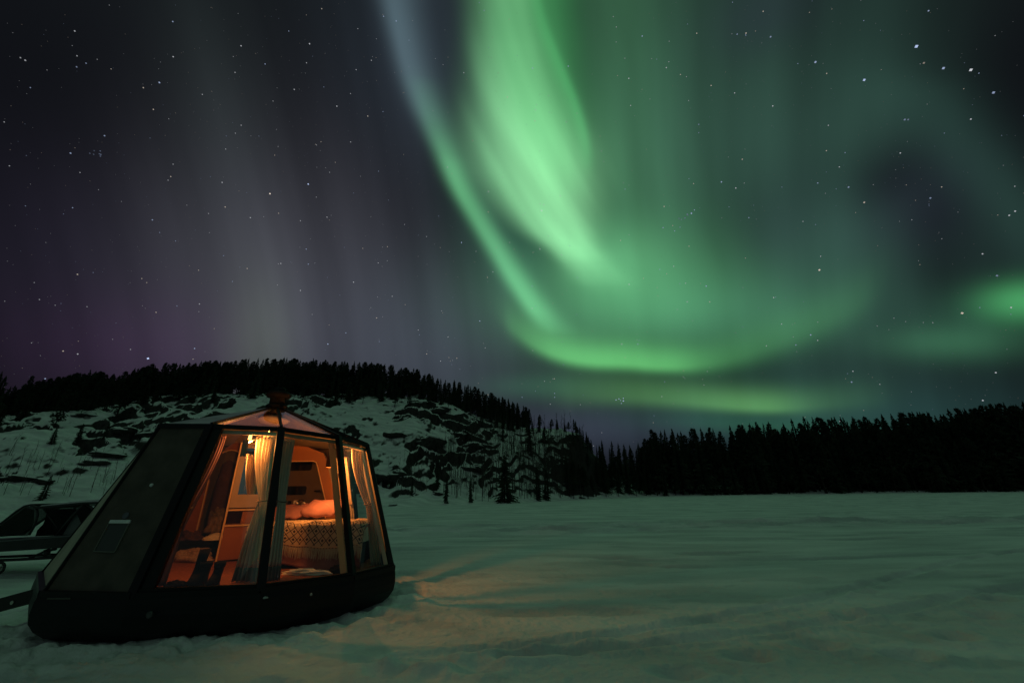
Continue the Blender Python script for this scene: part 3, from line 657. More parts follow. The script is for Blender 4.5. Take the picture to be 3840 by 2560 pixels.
BZ = [(-50, 70, 'at the far left edge of the slope'), (70, 140, 'on the left slope above the sled'), (140, 200, 'in the middle of the left slope'), (200, 340, 'on the left slope beside the hut wall'), (860, 930, 'low on the slope beside the hut glass'), (930, 1000, 'right of the rock shelf by the hut'), (1000, 1050, 'around the slim spruce nearest the hut'), (1050, 1110, 'around the second slim spruce'), (1110, 1150, 'left of the broad lone spruce'),
      (1150, 1200, 'behind the broad lone spruce'), (1200, 1240, 'between the broad spruce and the twin spruces'), (1240, 1290, 'behind the twin spruces'), (1290, 1400, 'at the edge of the shore wood')]
def birches():
    n = 0
    for i in range(900):
        if n >= 285: break
        x = RNG.uniform(0, 300) if RNG.random() < .17 else 880 + 460 * RNG.random() ** .55
        y = RNG.uniform(1040, 1140) if x < 330 else RNG.uniform(985 if x > 1100 else 1040, 1150)
        p = land_hit(x * 1.63265, y * 1.63265)
        if p[2] < .1: continue
        r = math.hypot(p[0], p[1])
        o = bpy.data.objects.new('bare_birch', D_BIR[RNG.integers(6)]); h = RNG.uniform(1.2, 3.0) * (.75 if x < 330 else 1.5 if x > 1080 else 1.1); lab = ('tall' if h > 2.6 else 'stunted' if h < 1.3 else 'low') + ' bare birch ' + zone(BZ, x) + (', high on the bank' if p[2] > 5 else ', at the slope foot' if p[2] < 1.5 else ''); o.location = p; o.scale = (h, h, h); o.rotation_euler = (0, 0, RNG.random() * 6.28)
        link(o); tag(o, lab, 'birch tree', 'bare birches on the hillside'); n += 1
birches()
def thicket():
    V = []; F = []; n0 = 0; src = []
    for d in D_BIR:
        v = np.empty(len(d.vertices) * 3); d.vertices.foreach_get('co', v); src.append((v.reshape(-1, 3), np.array([q for p in d.polygons for q in ((p.vertices[0], p.vertices[1], p.vertices[2]), (p.vertices[0], p.vertices[2], p.vertices[3]))])))
    for i in range(650):
        x = 1000 + 345 * RNG.random() ** .6; y = RNG.uniform(975 if x < 1180 else 1020, 1152); p = land_hit(x * 1.63265, y * 1.63265)
        if p[2] < .2: continue
        v, f = src[RNG.integers(6)]; h = RNG.uniform(1.8, 4.2); a = RNG.random() * 6.28; c, s = math.cos(a), math.sin(a)
        V.append(np.stack([v[:, 0] * c - v[:, 1] * s, v[:, 0] * s + v[:, 1] * c, v[:, 2]], -1) * h + p); F.append(f + n0); n0 += len(v)
    tag(tri_mesh('birch_thicket', np.vstack(V), np.vstack(F), M_TWIG), 'grey veil of countless bare birch stems on the right end of the hill', kind='stuff')
thicket()
# rocks that break through the snow
def rock(px, py, w, hgt, lab, seed):
    p = land_hit(px * 1.63265, py * 1.63265); g = np.random.default_rng(seed)
    V = []; F = []; n, m = 22, 14; off = g.random(3) * 50
    for i in range(m + 1):
        ph = math.pi * i / m
        for k in range(n):
            t = 2 * math.pi * k / n; d = np.array([math.sin(ph) * math.cos(t), math.sin(ph) * math.sin(t), math.cos(ph)])
            q = 1 + .5 * float(vn(d[0] * 1.6 + off[0] + d[2] * 2.1, d[1] * 1.6 + off[1], 3)) + .3 * float(vn(d[0] * 4 + off[1], d[1] * 4 + d[2] * 5 + off[2], 4))
            q = q - max(0, -d[2]) * .1
            V.append(p + d * q * np.array([w / 2, w * .3, hgt / 2]) + np.array([0, w * .08, 0]))
    F = [(i * n + k, (i + 1) * n + k, (i + 1) * n + (k + 1) % n, i * n + (k + 1) % n) for i in range(m) for k in range(n)]
    o = mesh('rock_outcrop', V, F, M_HILL, None, True); tag(o, lab, 'rock')
for i, a in enumerate(((868, 1098, 3.6, 1.9, 'dark rock shelf just right of the hut, halfway up its glass'), (905, 1100, 3.0, 1.5, 'dark rock at the right end of the shelf beside the hut'), (985, 1020, 5.0, 2.6, 'biggest dark rock face in the middle of the cliff'), (1085, 1030, 4.0, 2.2, 'dark rounded rock on the right half of the cliff'), (1010, 945, 3.8, 1.7, 'dark rock under the rounded snow dome near the crest'),
                       (1080, 1078, 4.2, 1.3, 'long dark wedge of rock low on the cliff above the birches'), (905, 1000, 4.0, 1.2, 'long dark ledge high on the slope above the hut eave'), (1055, 1000, 2.6, 1.0, 'narrow dark rock below the descending pines'), (1000, 1135, 1.6, .6, 'small dark boulder in the snow field at the cliff foot'), (1128, 1110, 1.1, .9, 'round dark boulder left of the lone broad spruce'), (903, 1161, 1.0, .35, 'small flat dark stone on the lake edge by the hut'),
                       (280, 995, 2.6, .9, 'dark rock beside the small spruce on the left slope'), (350, 1000, 3.4, 1.0, 'long dark ledge on the left slope beside the hut eave'), (240, 1045, 4.2, .9, 'long dark ledge in the middle of the left slope'), (45, 1100, 3.4, .8, 'dark ledge at the far left edge of the slope'), (90, 1108, 1.8, .8, 'dark stone beside the far left ledge'), (215, 1065, 3.2, 1.0, 'dark overhanging ledge on the left slope above the birches'), (190, 955, 3.0, .8, 'dark ledge high on the left slope under the pines'))):
    rock(*a, 500 + i)

# ------------------------------------------------------------------ the glass hut
M_HULL = mat('hull gelcoat', (.007, .007, .009), .5, spec=.25, noise=.25, nscale=2.5, bump=.08, bscale=3)
M_SOOT = mat('sooty metal', (.010, .010, .012), .8, noise=.4, nscale=12, spec=.1)
M_BLACK = mat('black aluminium', (.006, .006, .008), .45, spec=.25)
M_PANEL = mat('dark wall laminate', (.080, .064, .054), .6, noise=.3, nscale=5, spec=.3, bump=.05, bscale=12)
M_SIDE = mat('pale end wall', (.42, .38, .30), .7, noise=.22, nscale=2.2, bump=.2, bscale=9)  # paler than the other wall panels
M_ROOF = mat('pale grey roof panel', (.34, .36, .36), .35, noise=.35, nscale=4, bump=.1, bscale=14)  # light mottled grey for the opaque roof panels
M_WOOD = mat('orange stained plywood', (.42, .15, .045), .5, noise=.10, nscale=3)
M_LINING = mat('cream lining', (.55, .42, .30), .6, noise=.08, nscale=3)
M_EDGE = mat('pale edge trim', (.92, .60, .27), .45)
M_CARPET = mat('rust carpet', (.30, .105, .060), .95, noise=.25, nscale=25, bump=.5, bscale=120, spec=.1)
M_GREYW = mat('grey felt and recess shade', (.16, .12, .09), .9, noise=.12, nscale=6, spec=.1)
M_CURT = mat('cream curtain cloth', (.74, .64, .50), .9, noise=.06, nscale=20, bump=.2, bscale=150, spec=.1)
def translucent(m, col, k):
    t = m.node_tree; o = next(n for n in t.nodes if n.type == 'OUTPUT_MATERIAL'); b = t.nodes['Principled BSDF']
    tl = t.nodes.new('ShaderNodeBsdfTranslucent'); tl.inputs['Color'].default_value = (*col, 1); mx = t.nodes.new('ShaderNodeMixShader'); mx.inputs['Fac'].default_value = k
    t.links.new(b.outputs[0], mx.inputs[1]); t.links.new(tl.outputs[0], mx.inputs[2]); t.links.new(mx.outputs[0], o.inputs['Surface'])
translucent(M_CURT, (.74, .62, .46), .38)
M_CURT2 = mat('shaded cream curtain', (.60, .56, .46), .9, noise=.06, nscale=20, bump=.2, bscale=150, spec=.1)  # shaded copy of the curtain cloth: darker, no lamp glow coming through
M_HEM = mat('sheer dark hem', (.16, .15, .13), .9, spec=.1)
M_CURTD = mat('plum drape', (.10, .055, .065), .95, noise=.2, nscale=8, spec=.1)
M_DARK = mat('black cloth', (.012, .010, .012), .9, noise=.3, nscale=10, spec=.1)
M_PINK = mat('pink bed linen', (.36, .16, .15), .85, noise=.08, nscale=8, bump=.15, bscale=25, spec=.15)
M_KNIT = mat('beige knit', (.45, .33, .27), .95, noise=.35, nscale=30, bump=.6, bscale=60, spec=.1)
M_SCARF = mat('grey brown wool', (.20, .15, .11), .95, noise=.5, nscale=9, bump=.5, bscale=50, spec=.1)
M_WHITE = mat('white cotton', (.80, .76, .68), .85, bump=.2, bscale=30, spec=.15)
M_CHROME = mat('worn metal', (.55, .52, .48), .3, 1.0)
M_MIRROR = mat('mirror glass', (.80, .82, .80), .015, 1.0)
M_RUBBER = mat('black rubber', (.012, .012, .012), .7)
M_PALE = mat('pale plate', (.55, .62, .58), .6)
M_STICK = mat('blue grey print', (.10, .10, .13), .5)
M_SCREEN = mat('dark pane', (.008, .010, .009), .12)
def glass_mat(name, tint, refl=1.0):
    m = bpy.data.materials.new(name); m.use_nodes = True; t = m.node_tree; t.nodes.clear()
    o = t.nodes.new('ShaderNodeOutputMaterial'); mx = t.nodes.new('ShaderNodeMixShader'); tr = t.nodes.new('ShaderNodeBsdfTransparent'); gl = t.nodes.new('ShaderNodeBsdfGlossy')
    tr.inputs['Color'].default_value = (*tint, 1); gl.inputs['Roughness'].default_value = .012; gl.inputs['Color'].default_value = (refl, refl, refl, 1)
    fr = t.nodes.new('ShaderNodeFresnel'); fr.inputs['IOR'].default_value = 1.5
    geo = t.nodes.new('ShaderNodeNewGeometry'); mm = t.nodes.new('ShaderNodeMath'); mm.operation = 'MULTIPLY'; mm.use_clamp = True   # no total reflection inside a thin sheet
    inv = t.nodes.new('ShaderNodeMath'); inv.operation = 'SUBTRACT'; inv.inputs[0].default_value = 1; t.links.new(geo.outputs['Backfacing'], inv.inputs[1])
    dg = t.nodes.new('ShaderNodeMath'); dg.operation = 'MULTIPLY'; dg.inputs[1].default_value = 1.8   # double glazing
    t.links.new(fr.outputs[0], dg.inputs[0]); t.links.new(dg.outputs[0], mm.inputs[0]); t.links.new(inv.outputs[0], mm.inputs[1])
    t.links.new(mm.outputs[0], mx.inputs['Fac']); t.links.new(tr.outputs[0], mx.inputs[1]); t.links.new(gl.outputs[0], mx.inputs[2]); t.links.new(mx.outputs[0], o.inputs['Surface'])
    return m
M_GLASS = glass_mat('window glass', (.95, .97, .95))
M_GLASSR = glass_mat('roof glass', (.90, .91, .93))
M_PLEX = glass_mat('scratched perspex', (.36, .37, .37))

TILT = -.0227
def zr(x): return .45 + TILT * (x + 3.4)
def at_tilt(px, py, z):
    d = ray(px, py); t = (z - TILT * -3.4 - CAMH) / (d[2] - TILT * d[0]); 
    t = (z + TILT * 3.4 - CAMH) / (d[2] - TILT * d[0]); return CAM + d * t
RIMV = [at_tilt(161, 2228, .45), at_tilt(498, 2236, .45), at_tilt(976, 2216, .45), at_tilt(1322, 2168, .45), at_tilt(1472, 2132, .45)]
RIMV += [np.array([x, y, zr(x)]) for x, y in ((-2.1, 7.2), (-2.8, 8.0), (-4.2, 8.35), (-5.7, 7.8), (-5.87, 5.6))]
EAV = [at_tilt(603, 1596, 2.2), at_tilt(791, 1597, 2.2), at_tilt(1054, 1609, 2.2), at_tilt(1270, 1641, 2.185), at_tilt(1378, 1671, 2.15)]
EAV += [np.array([x, y, 2.2 + TILT * (x + 3.4)]) for x, y in ((-2.62, 7.2), (-3.05, 7.6), (-4.1, 7.75), (-5.15, 7.35), (-5.0, 5.65))]
NC = 10
APEX = at_y(1037, 1527, 6.35)
MID = np.array([-3.75, 6.3, 1.25])
HUT = thing('glass_hut', (-3.75, 6.3, 0), 'black hulled hut of leaning glass panes lit orange inside, on the snow', 'hut')
def facet(i): j = (i + 1) % NC; return RIMV[i], RIMV[j], EAV[j], EAV[i]
def inward(i):
    a, b, c, d = facet(i); n = np.cross(b - a, d - a); n /= np.linalg.norm(n)
    return n if n @ (MID - a) > 0 else -n
# hull: lofted rings, rounded below
def ring(off, dz, sub=6):
    pts = []
    for i in range(NC):
        a, b = RIMV[i], RIMV[(i + 1) % NC]
        for k in range(sub):
            t = (k + (.5 if False else 0)) / sub; p = a + (b - a) * t
            n = p[:2] - MID[:2]; n = n / np.linalg.norm(n)
            e = RIMV[i] - RIMV[i - 1] if k == 0 else (b - a)
            pts.append(np.array([p[0] + n[0] * off, p[1] + n[1] * off, p[2] + dz]))
    return pts
hb = MB(); rings = [ring(-.02, .0), ring(.035, -.01), ring(.045, -.06), ring(.05, -.16), ring(.035, -.25), ring(-.02, -.33), ring(-.11, -.40), ring(-.26, -.46), ring(-.45, -.50)]
nr = len(rings[0]); HV = [p for r in rings for p in r]
HF = [(a * nr + k, a * nr + (k + 1) % nr, (a + 1) * nr + (k + 1) % nr, (a + 1) * nr + k) for a in range(len(rings) - 1) for k in range(nr)] + [tuple(range((len(rings) - 1) * nr, len(rings) * nr))]
HF = [f[::-1] for f in HF]
hull = mesh('hull', HV, HF, M_HULL, HUT)
gut = MB()
for i in range(NC):
    a, b = RIMV[i], RIMV[(i + 1) % NC]; gut.bar(a + np.array([0, 0, .012]), b + np.array([0, 0, .012]), .075, .055)
gut.obj('rim_gutter', M_BLACK, HUT)
dr = MB(); c0 = at_y(560, 2304, 4.575)
dr.lathe(c0, [(.026, -.02), (.030, .004), (.024, .008), (.018, .002), (.0, .002)], 16, ax=((1, 0, 0), (0, 0, 1), (0, -1, 0)))
dr.obj('drain_ring', mat('dull ring', (.06, .06, .06), .5), hull, True)
for px, py, w, h, Y in ((988, 2241, .045, .012, 4.885), (1165, 2228, .014, .014, 5.13)):
    c = at_y(px, py, Y); b = MB(); b.lathe(c + np.array([0, .012, 0]), [(.004, -h), (w, -h * .5), (w * .9, h * .4), (w * .35, h)], 9, ax=((1, 0, .06), (0, .35, 0), (0, 0, 1))); b.obj('snow_lump', mat('stuck snow', (.38, .40, .40), .9), hull, True)
# floor
fl = [np.array([p[0] * .97 + MID[0] * .03, p[1] * .97 + MID[1] * .03, zr(p[0]) - .005]) for p in RIMV]
V, F = slab(fl, .05, (0, 0, -1)); mesh('floor', V, F, M_CARPET, HUT)
def zf(x): return zr(x) - .004
# walls, glass and frame
def quad_slab(P, th, inw, name, m, parent): V, F = slab(P, th, inw); return mesh(name, V, F, m, parent)
def shrink(P, k):
    c = sum(P) / 4; return [p + (c - p) * k for p in P]
GLASS = (1, 2, 3, 4, 5)
for i in range(NC):
    P = list(facet(i)); n = inward(i)
    if i in GLASS:
        # bilinear sheet (glass follows the slight wind of the frame)
        V = []; F = []; N = 4
        for s_ in (0, .012):
            for r in range(N + 1):
                for q in range(N + 1):
                    u, w = q / N, r / N; V.append((P[0] * (1 - u) + P[1] * u) * (1 - w) + (P[3] * (1 - u) + P[2] * u) * w + n * (s_ + .02))
        K = (N + 1) ** 2
        for r in range(N):
            for q in range(N):
                a = r * (N + 1) + q; F += [(a, a + 1, a + N + 2, a + N + 1), (K + a, K + a + N + 1, K + a + N + 2, K + a + 1)]
        o = mesh('window_pane', V, F, M_GLASS, HUT)
        # thin sheets carry two faces; outside faces point out, inside faces point in
    else:
        q = quad_slab(P, .045, n, 'wall_panel', M_SIDE if i == 9 else M_PANEL, HUT)
        if i == 0: panel = q
        L = [p + n * .052 for p in shrink(P, .16 if i == 0 else .02)]
        quad_slab(L, .012, n, 'wall_lining', M_LINING if i not in (6, 7, 8) else M_GREYW, HUT)  # darker colour on the rear facets puts in the recess shade
for i, (w, d) in enumerate(((.03, .04), (.09, .07), (.085, .08), (.062, .07), (.05, .06), (.06, .06), (.06, .06), (.05, .05), (.03, .03), (.03, .03))):
    out = (RIMV[i] + EAV[i]) / 2 - MID; out[2] = 0
    b = MB().bar(RIMV[i], EAV[i] + (EAV[i] - RIMV[i]) * .01, w, d, upv=out); b.obj('post', M_BLACK, HUT)
# wide black jamb beside the dark panel, and one at the far end of the glazing
P = list(facet(1)); n = inward(1)
J = [P[0], P[0] + (P[1] - P[0]) * .135, P[3] + (P[2] - P[3]) * .175, P[3]]
quad_slab([p - n * .012 for p in J], .05, n, 'jamb', M_BLACK, HUT)
for i in GLASS:
    a, b, c, d = facet(i); n = inward(i)
    MB().bar(a + np.array([0, 0, .045]) + n * .01, b + np.array([0, 0, .045]) + n * .01, .05, .05).obj('sill_bar', M_BLACK, HUT)
    MB().bar(d + n * .045 + np.array([0, 0, -.05]), c + n * .045 + np.array([0, 0, -.05]), .045, .045).obj('head_lining', M_LINING, HUT)
for i, w in ((4, .06), (5, .07)):
    r, e = RIMV[i], EAV[i]; inn = MID - (r + e) / 2; inn[2] = 0; inn /= np.linalg.norm(inn); side = np.array([-inn[1], inn[0], 0])
    off = inn * .085 + side * (.035 if i == 3 else 0)
    MB().bar(r + off + np.array([0, 0, .03]), e + off + np.array([0, 0, -.03]), w, .05, upv=inn).obj('post_lining', M_LINING, HUT)
r, e = RIMV[3], EAV[3]; tg = e - r; tg /= np.linalg.norm(tg); nb = np.array([-.22, -.975, 0]); nb = nb - tg * (nb @ tg); nb /= np.linalg.norm(nb); sdir = np.cross(tg, nb); sdir = sdir if sdir[0] < 0 else -sdir
inn = MID - (r + e) / 2; inn[2] = 0; inn /= np.linalg.norm(inn)
off = inn * .075 + sdir * .050
MB().bar(r + off + np.array([0, 0, .03]), e + off + np.array([0, 0, -.03]), .088, .02, upv=nb).obj('post_lining', mat('lamp-lit lining', (.80, .46, .22), .5), HUT)  # warmer than the other linings: lamp glow put into the colour
ev = MB()
for i in range(NC): ev.bar(EAV[i], EAV[(i + 1) % NC], .06, .05)
ev.obj('eave_bar', M_BLACK, HUT)
# roof
RING = []
for i in range(NC):
    d = EAV[i] - APEX; RING.append(APEX + d * (.13 / np.linalg.norm(d[:2])))
for i in range(NC):
    j = (i + 1) % NC; P = [EAV[i], EAV[j], RING[j], RING[i]]; n = np.cross(P[1] - P[0], P[3] - P[0]); n /= np.linalg.norm(n); n = n if n[2] < 0 else -n
    P = [p - n * .02 for p in P]
    if i in GLASS: quad_slab(P, .012, n, 'roof_pane', M_GLASSR, HUT)
    else:
        quad_slab(P, .035, n, 'roof_panel', M_ROOF, HUT); quad_slab([p + n * .042 for p in shrink(P, .03)], .01, n, 'ceiling_lining', M_LINING, HUT)
for i in (1, 2, 3, 4, 5, 6):
    MB().bar(EAV[i] + np.array([0, 0, .03]), RING[i] + np.array([0, 0, .02]), .030, .030).obj('roof_rib', M_BLACK, HUT)
MB().lathe(APEX, [(.15, -.02), (.16, .02), (.13, .045), (.10, .05)], 20).obj('roof_cap', M_SOOT, HUT, True)
ch = MB().lathe(APEX, [(.115, .03), (.115, .155), (.12, .16)], 20).obj('chimney', M_SOOT, HUT, True)
MB().lathe(APEX, [(.10, .150), (.165, .158), (.182, .185), (.180, .215), (.150, .245), (.09, .262)], 24).obj('cowl', M_SOOT, ch, True)
MB().lathe(APEX, [(.085, .25), (.088, .29), (.070, .318), (.0, .33)], 18).obj('cap_knob', M_SOOT, ch, True)
MB().lathe(APEX, [(.125, -.12), (.13, -.01)], 18).obj('vent_duct', M_BLACK, HUT, True)
MB().lathe(APEX, [(.03, -.285), (.16, -.262), (.235, -.215), (.20, -.170), (.10, -.135), (.05, -.115)], 28).obj('vent_dish', mat('satin cream', (.86, .68, .52), .4), HUT, True)
# hatch, print and snow fleck on the dark panel
P = list(facet(0)); pn = -inward(0); px_ = (P[1] - P[0]); px_ /= np.linalg.norm(px_); pz_ = np.cross(pn, px_); pz_ = pz_ if pz_[2] > 0 else -pz_
def on_panel(x, y):
    d = ray(x, y); t = (P[0] - CAM) @ pn / (d @ pn); return CAM + d * t
hq = [on_panel(354, 2066), on_panel(432, 2069), on_panel(486, 1962), on_panel(410, 1962)]
fr = MB()
for a, b in ((0, 1), (1, 2), (2, 3), (3, 0)): fr.bar(hq[a] + pn * .004, hq[b] + pn * .004, .010, .012, upv=pn)
hf = fr.obj('hatch', mat('hatch frame', (.13, .13, .11), .5), panel)
quad_slab([p + pn * .003 for p in hq], .002, -pn, 'hatch_cover', mat('hatch cover', (.05, .05, .052), .5), hf)
quad_slab([hq[3] + pn * .012 + pz_ * .002, hq[2] + pn * .012 + pz_ * .002, hq[2] + pn * .012 + pz_ * .036, hq[3] + pn * .012 + pz_ * .036], .03, -pn, 'snow_ledge', M_SNOW, hf)
lc = on_panel(472, 1932)
MB().lathe(lc, [(.034, -.001), (.034, .004), (.028, .005), (.026, .003), (.0, .003)], 20, ax=(px_, pz_, pn)).obj('round_print', M_STICK, panel)
MB().lathe(on_panel(568, 1818), [(.022, -.002), (.018, .008), (.004, .012)], 7, ax=(px_, pz_, pn)).obj('snow_fleck', M_SNOW, panel)
MB().bar(at_y(178, 2243, 4.61), at_y(265, 2243, 4.60), .01, .012).obj('scuff_strip', mat('scuffed edge', (.07, .07, .06), .6), hull)
# towing bar reaching out to the left
tb = MB(); q0 = at_y(118, 2232, 5.25); q1 = at_y(-120, 2300, 5.35)
tb.bar(q0 + np.array([.25, 0, .05]), q1, .10, .14)
tow = tb.obj('drawbar', M_RUBBER, HUT)
for px, py in ((45, 2258), (100, 2247)):
    MB().lathe(at_y(px, py, 5.235), [(.020, -.006), (.020, .004), (.0, .004)], 10, ax=((1, 0, 0), (0, 0, 1), (0, -1, 0))).obj('bolt', M_CHROME, tow)

# ---- inside the hut
def arc(cx, cz, r, a0, a1, n=10): return [(cx + r * math.cos(a0 + (a1 - a0) * k / n), cz + r * math.sin(a0 + (a1 - a0) * k / n)) for k in range(n + 1)]
YA = 7.25
def plate_y(Y): return lambda x, z, d: np.array([x, Y + d, z])
xl = at_y(738, 1985, YA)[0]; ta = at_y(868, 1687, YA); xr = xl + .56; rad = .28
hole = [(xl, .52), (xr, .52)] + arc(xl + rad, ta[2] - rad, rad, 0, math.pi, 14)
outer = [(-5.56, .49), (-4.2, .49), (-4.2, 2.42), (-4.75, 2.42), (-5.22, 2.10), (-5.42, 1.2)]
V, F = flat_with_hole(outer, [hole], plate_y(YA), .04); arch = mesh('arch_wall', V, F, M_WOOD, HUT)
MB().tube([(p[0], YA - .002, p[1]) for p in hole[1:] + hole[:1]], .012, 6, False).obj('edge_trim', M_EDGE, arch, True)
# tall mirror cabinet turned a little to the window
cabn = np.array([.56, -.8285, 0]); cabx = np.array([.8285, .56, 0]); cz = np.array([0, 0, 1.])
c_bl = at_y(806, 2104, 6.62)
def cab(u, z, d=0): return np.array([c_bl[0], c_bl[1], 0]) + cabx * u - cabn * d + cz * z
CZ0 = zf(c_bl[0]) + .003
ztop = at_y(895, 1658, 6.62)[2]; zr1 = at_y(850, 1912, 6.62)[2]; zr2 = at_y(838, 1971, 6.62)[2]; WC = .47
CAB = thing('mirror_cabinet', tuple(cab(.235, CZ0)), 'tall orange cabinet with a mirror over an open shelf, pale edge trim', 'cabinet')
b = MB().box(cab(.012, (CZ0 + ztop) / 2, .20), (.010, .19, (ztop - CZ0) / 2), (cabx, -cabn, cz)).box(cab(WC - .012, (CZ0 + ztop) / 2, .20), (.010, .19, (ztop - CZ0) / 2), (cabx, -cabn, cz)); b.obj('side_panel', M_WOOD, CAB)
MB().box(cab(WC / 2, (CZ0 + ztop) / 2, .392), (WC / 2 - .026, .008, (ztop - CZ0) / 2 - .002), (cabx, -cabn, cz)).obj('back_panel', M_WOOD, CAB)
for nm, z in (('top_board', ztop - .012), ('shelf', zr1), ('shelf', zr2)):
    MB().box(cab(WC / 2, z, .20), (WC / 2 - .025, .18, .011), (cabx, -cabn, cz)).obj(nm, M_WOOD, CAB)
for u0, u1, z0, z1 in ((0, .024, CZ0, ztop), (WC - .024, WC, CZ0, ztop), (.025, WC - .025, ztop - .024, ztop), (.025, WC - .025, zr1 - .013, zr1 + .013), (.025, WC - .025, zr2 - .012, zr2 + .012)):
    MB().box(cab((u0 + u1) / 2, (z0 + z1) / 2, -.008), ((u1 - u0) / 2, .008, (z1 - z0) / 2), (cabx, -cabn, cz)).obj('edge_trim', M_EDGE, CAB)
mdoor = MB().box(cab(WC / 2, (zr1 + ztop) / 2, .012), (WC / 2 - .028, .006, (ztop - zr1) / 2 - .03), (cabx, -cabn, cz)).obj('mirror_door', M_LINING, CAB)
MB().box(cab(WC / 2 + .02, (zr1 + ztop) / 2 + .07, .004), (WC / 2 - .085, .0012, (ztop - zr1) / 2 - .155), (cabx, -cabn, cz)).obj('mirror', M_MIRROR, mdoor)
MB().box(cab(WC / 2, (CZ0 + zr2) / 2, .010), (WC / 2 - .028, .006, (zr2 - CZ0) / 2 - .02), (cabx, -cabn, cz)).obj('lower_door', M_WOOD, CAB)
MB().box(cab(.32, (zr1 + zr2) / 2, .12), (.10, .10, (zr1 - zr2) / 2 - .018), (cabx, -cabn, cz)).obj('drawer', M_WOOD, CAB)
# alcove behind the bed
YB = 7.12
def q(px, py, Y=YB): p = at_y(px, py, Y); return (p[0], p[2])
bt, bb = q(1190, 1728), q(1222, 1882); rt_, rb = q(1222, 1722), q(1262, 1885)
rb2 = (rb[0] + .06, .47); rr_ = .07
hole = [(-4.02, .60), (bb[0] + .07, .60), bb, (bt[0] + .01, bt[1] - rr_), (bt[0] - .015, bt[1] - .02), (bt[0] - rr_, bt[1]), (-4.02, bt[1])]
outer = [(-4.12, .47), rb2, rb, rt_, (rt_[0] - .05, rt_[1] + .10), (-3.6, rt_[1] + .22), (-4.12, rt_[1] + .26)]
V, F = flat_with_hole(outer, [hole], plate_y(YB), .05); alc = mesh('alcove_frame', V, F, M_WOOD, HUT)
MB().tube([(hole[i][0], YB - .002, hole[i][1]) for i in range(1, 7)], .009, 6, False).obj('edge_trim', M_EDGE, alc, True)
YW = 7.50
V, F = slab([(-4.08, YW, .47), (-2.86, YW, .47), (-2.95, YW, 2.12), (-4.08, YW, 2.16)], .03, (0, 1, 0)); aw = mesh('alcove_wall', V, F, M_GREYW, HUT)
def rrect(x0, z0, x1, z1, r): return arc(x1 - r, z1 - r, r, 0, math.pi / 2, 5) + arc(x0 + r, z1 - r, r, math.pi / 2, math.pi, 5) + arc(x0 + r, z0 + r, r, math.pi, 1.5 * math.pi, 5) + arc(x1 - r, z0 + r, r, 1.5 * math.pi, 2 * math.pi, 5)
for a, c in (((1088, 1764), (1174, 1722)), ((1071, 1855), (1151, 1821))):
    p0, p1 = at_y(*a, YW), at_y(*c, YW); R_ = rrect(p0[0], p0[2], p1[0], p1[2], .035)
    V, F = slab([(x, YW - .006, z) for x, z in R_][::-1], .005, (0, 1, 0)); mesh('back_window', V, F, M_SCREEN, aw)
p = at_y(1186, 1840, YW); MB().tube([p + np.array([0, -.01, 0]), p + np.array([0, -.07, 0]), p + np.array([.10, -.08, .005])], .012, 7).obj('reading_lamp', M_BLACK, aw, True)
p0, p1 = at_y(1040, 1893, 7.34), at_y(1170, 1893, 7.34)
MB().box((-3.62, 7.385, p0[2] - .012), (.40, .10, .010)).obj('bed_shelf', M_WOOD, HUT); ZS = p0[2] - .001
# grey end panel right of the alcove
V, F = slab([at_y(1222, 1718, 7.10), at_y(1300, 1716, 6.98), at_y(1320, 1890, 6.98), at_y(1262, 1890, 7.10)], .03, (0, 1, 0)); mesh('end_panel', V, F, M_LINING, HUT)
# ---- lamps
M_BLOCKER = mat('brown light blocker', (.10, .045, .02), .8, spec=.1)  # for the added light-blocking pieces
M_BULB = mat('lamp glass', (.9, .7, .4), .3, emit=(1.0, .50, .16), emstr=3.0)
def lamp(p, W, col=(1, .50, .17), r=.022):
    d = bpy.data.lights.new('lamp_light', 'POINT'); d.energy = W; d.color = (1, .335, .072); d.shadow_soft_size = r; return d
def sconce(shade_c, mount, W, label, light_off, long, block_arc=None, hz=-.16):
    t = thing('wall_lamp', tuple(mount), label, 'lamp')
    dirv = shade_c - mount
    MB().tube([mount, mount + dirv * .3 + np.array([0, 0, -.03]), mount + dirv * .7 + np.array([0, 0, -.05]), shade_c + np.array([0, 0, -long * .55])], [.013, .010, .010, .014], 8).obj('arm', M_CHROME, t, True)
    MB().lathe(mount, [(.035, -.03), (.035, .03)], 12).obj('mount_plate', M_CHROME, t, True)
    MB().lathe(shade_c, [(.010, -long * .55), (.019, -long * .45), (.021, -long * .1), (.019, long * .4), (.013, long * .5)], 14).obj('lamp_shade', M_BULB, t, True)
    if block_arc is not None:  # added piece beside the bulb, keeps lamp light off front snow and alcove
        cl = shade_c + np.array(light_off); V = []; n = 14
        for rr in (.050, .053):
            for z in (hz, .05):
                for k in range(n + 1):
                    a = math.radians(block_arc[0] - block_arc[1] + 2 * block_arc[1] * k / n); V.append(cl + np.array([rr * math.cos(a), rr * math.sin(a), z]))
        m = n + 1; F = []
        for k in range(n): F += [(k, k + 1, m + k + 1, m + k), (2 * m + k + 1, 2 * m + k, 3 * m + k, 3 * m + k + 1), (k + 1, k, 2 * m + k, 2 * m + k + 1), (m + k, m + k + 1, 3 * m + k + 1, 3 * m + k)]
        mesh('light_blocker', V, F, M_BLOCKER, t)
    o = bpy.data.objects.new('lamp_light', lamp(None, W, r=.022 if W < 60 else .045)); o.location = (shade_c + np.array(light_off)) - np.array(mount); link(o, t)
L1 = at_y(938, 1640, 5.30); L2 = at_y(1249, 1738, 6.86)
sconce(L1, at_y(1020, 1612, 5.30), 35.0, 'small glowing lamp beside the curtain top left of the corner post', (-.02, .0, -.08), .10, (-100, 58))
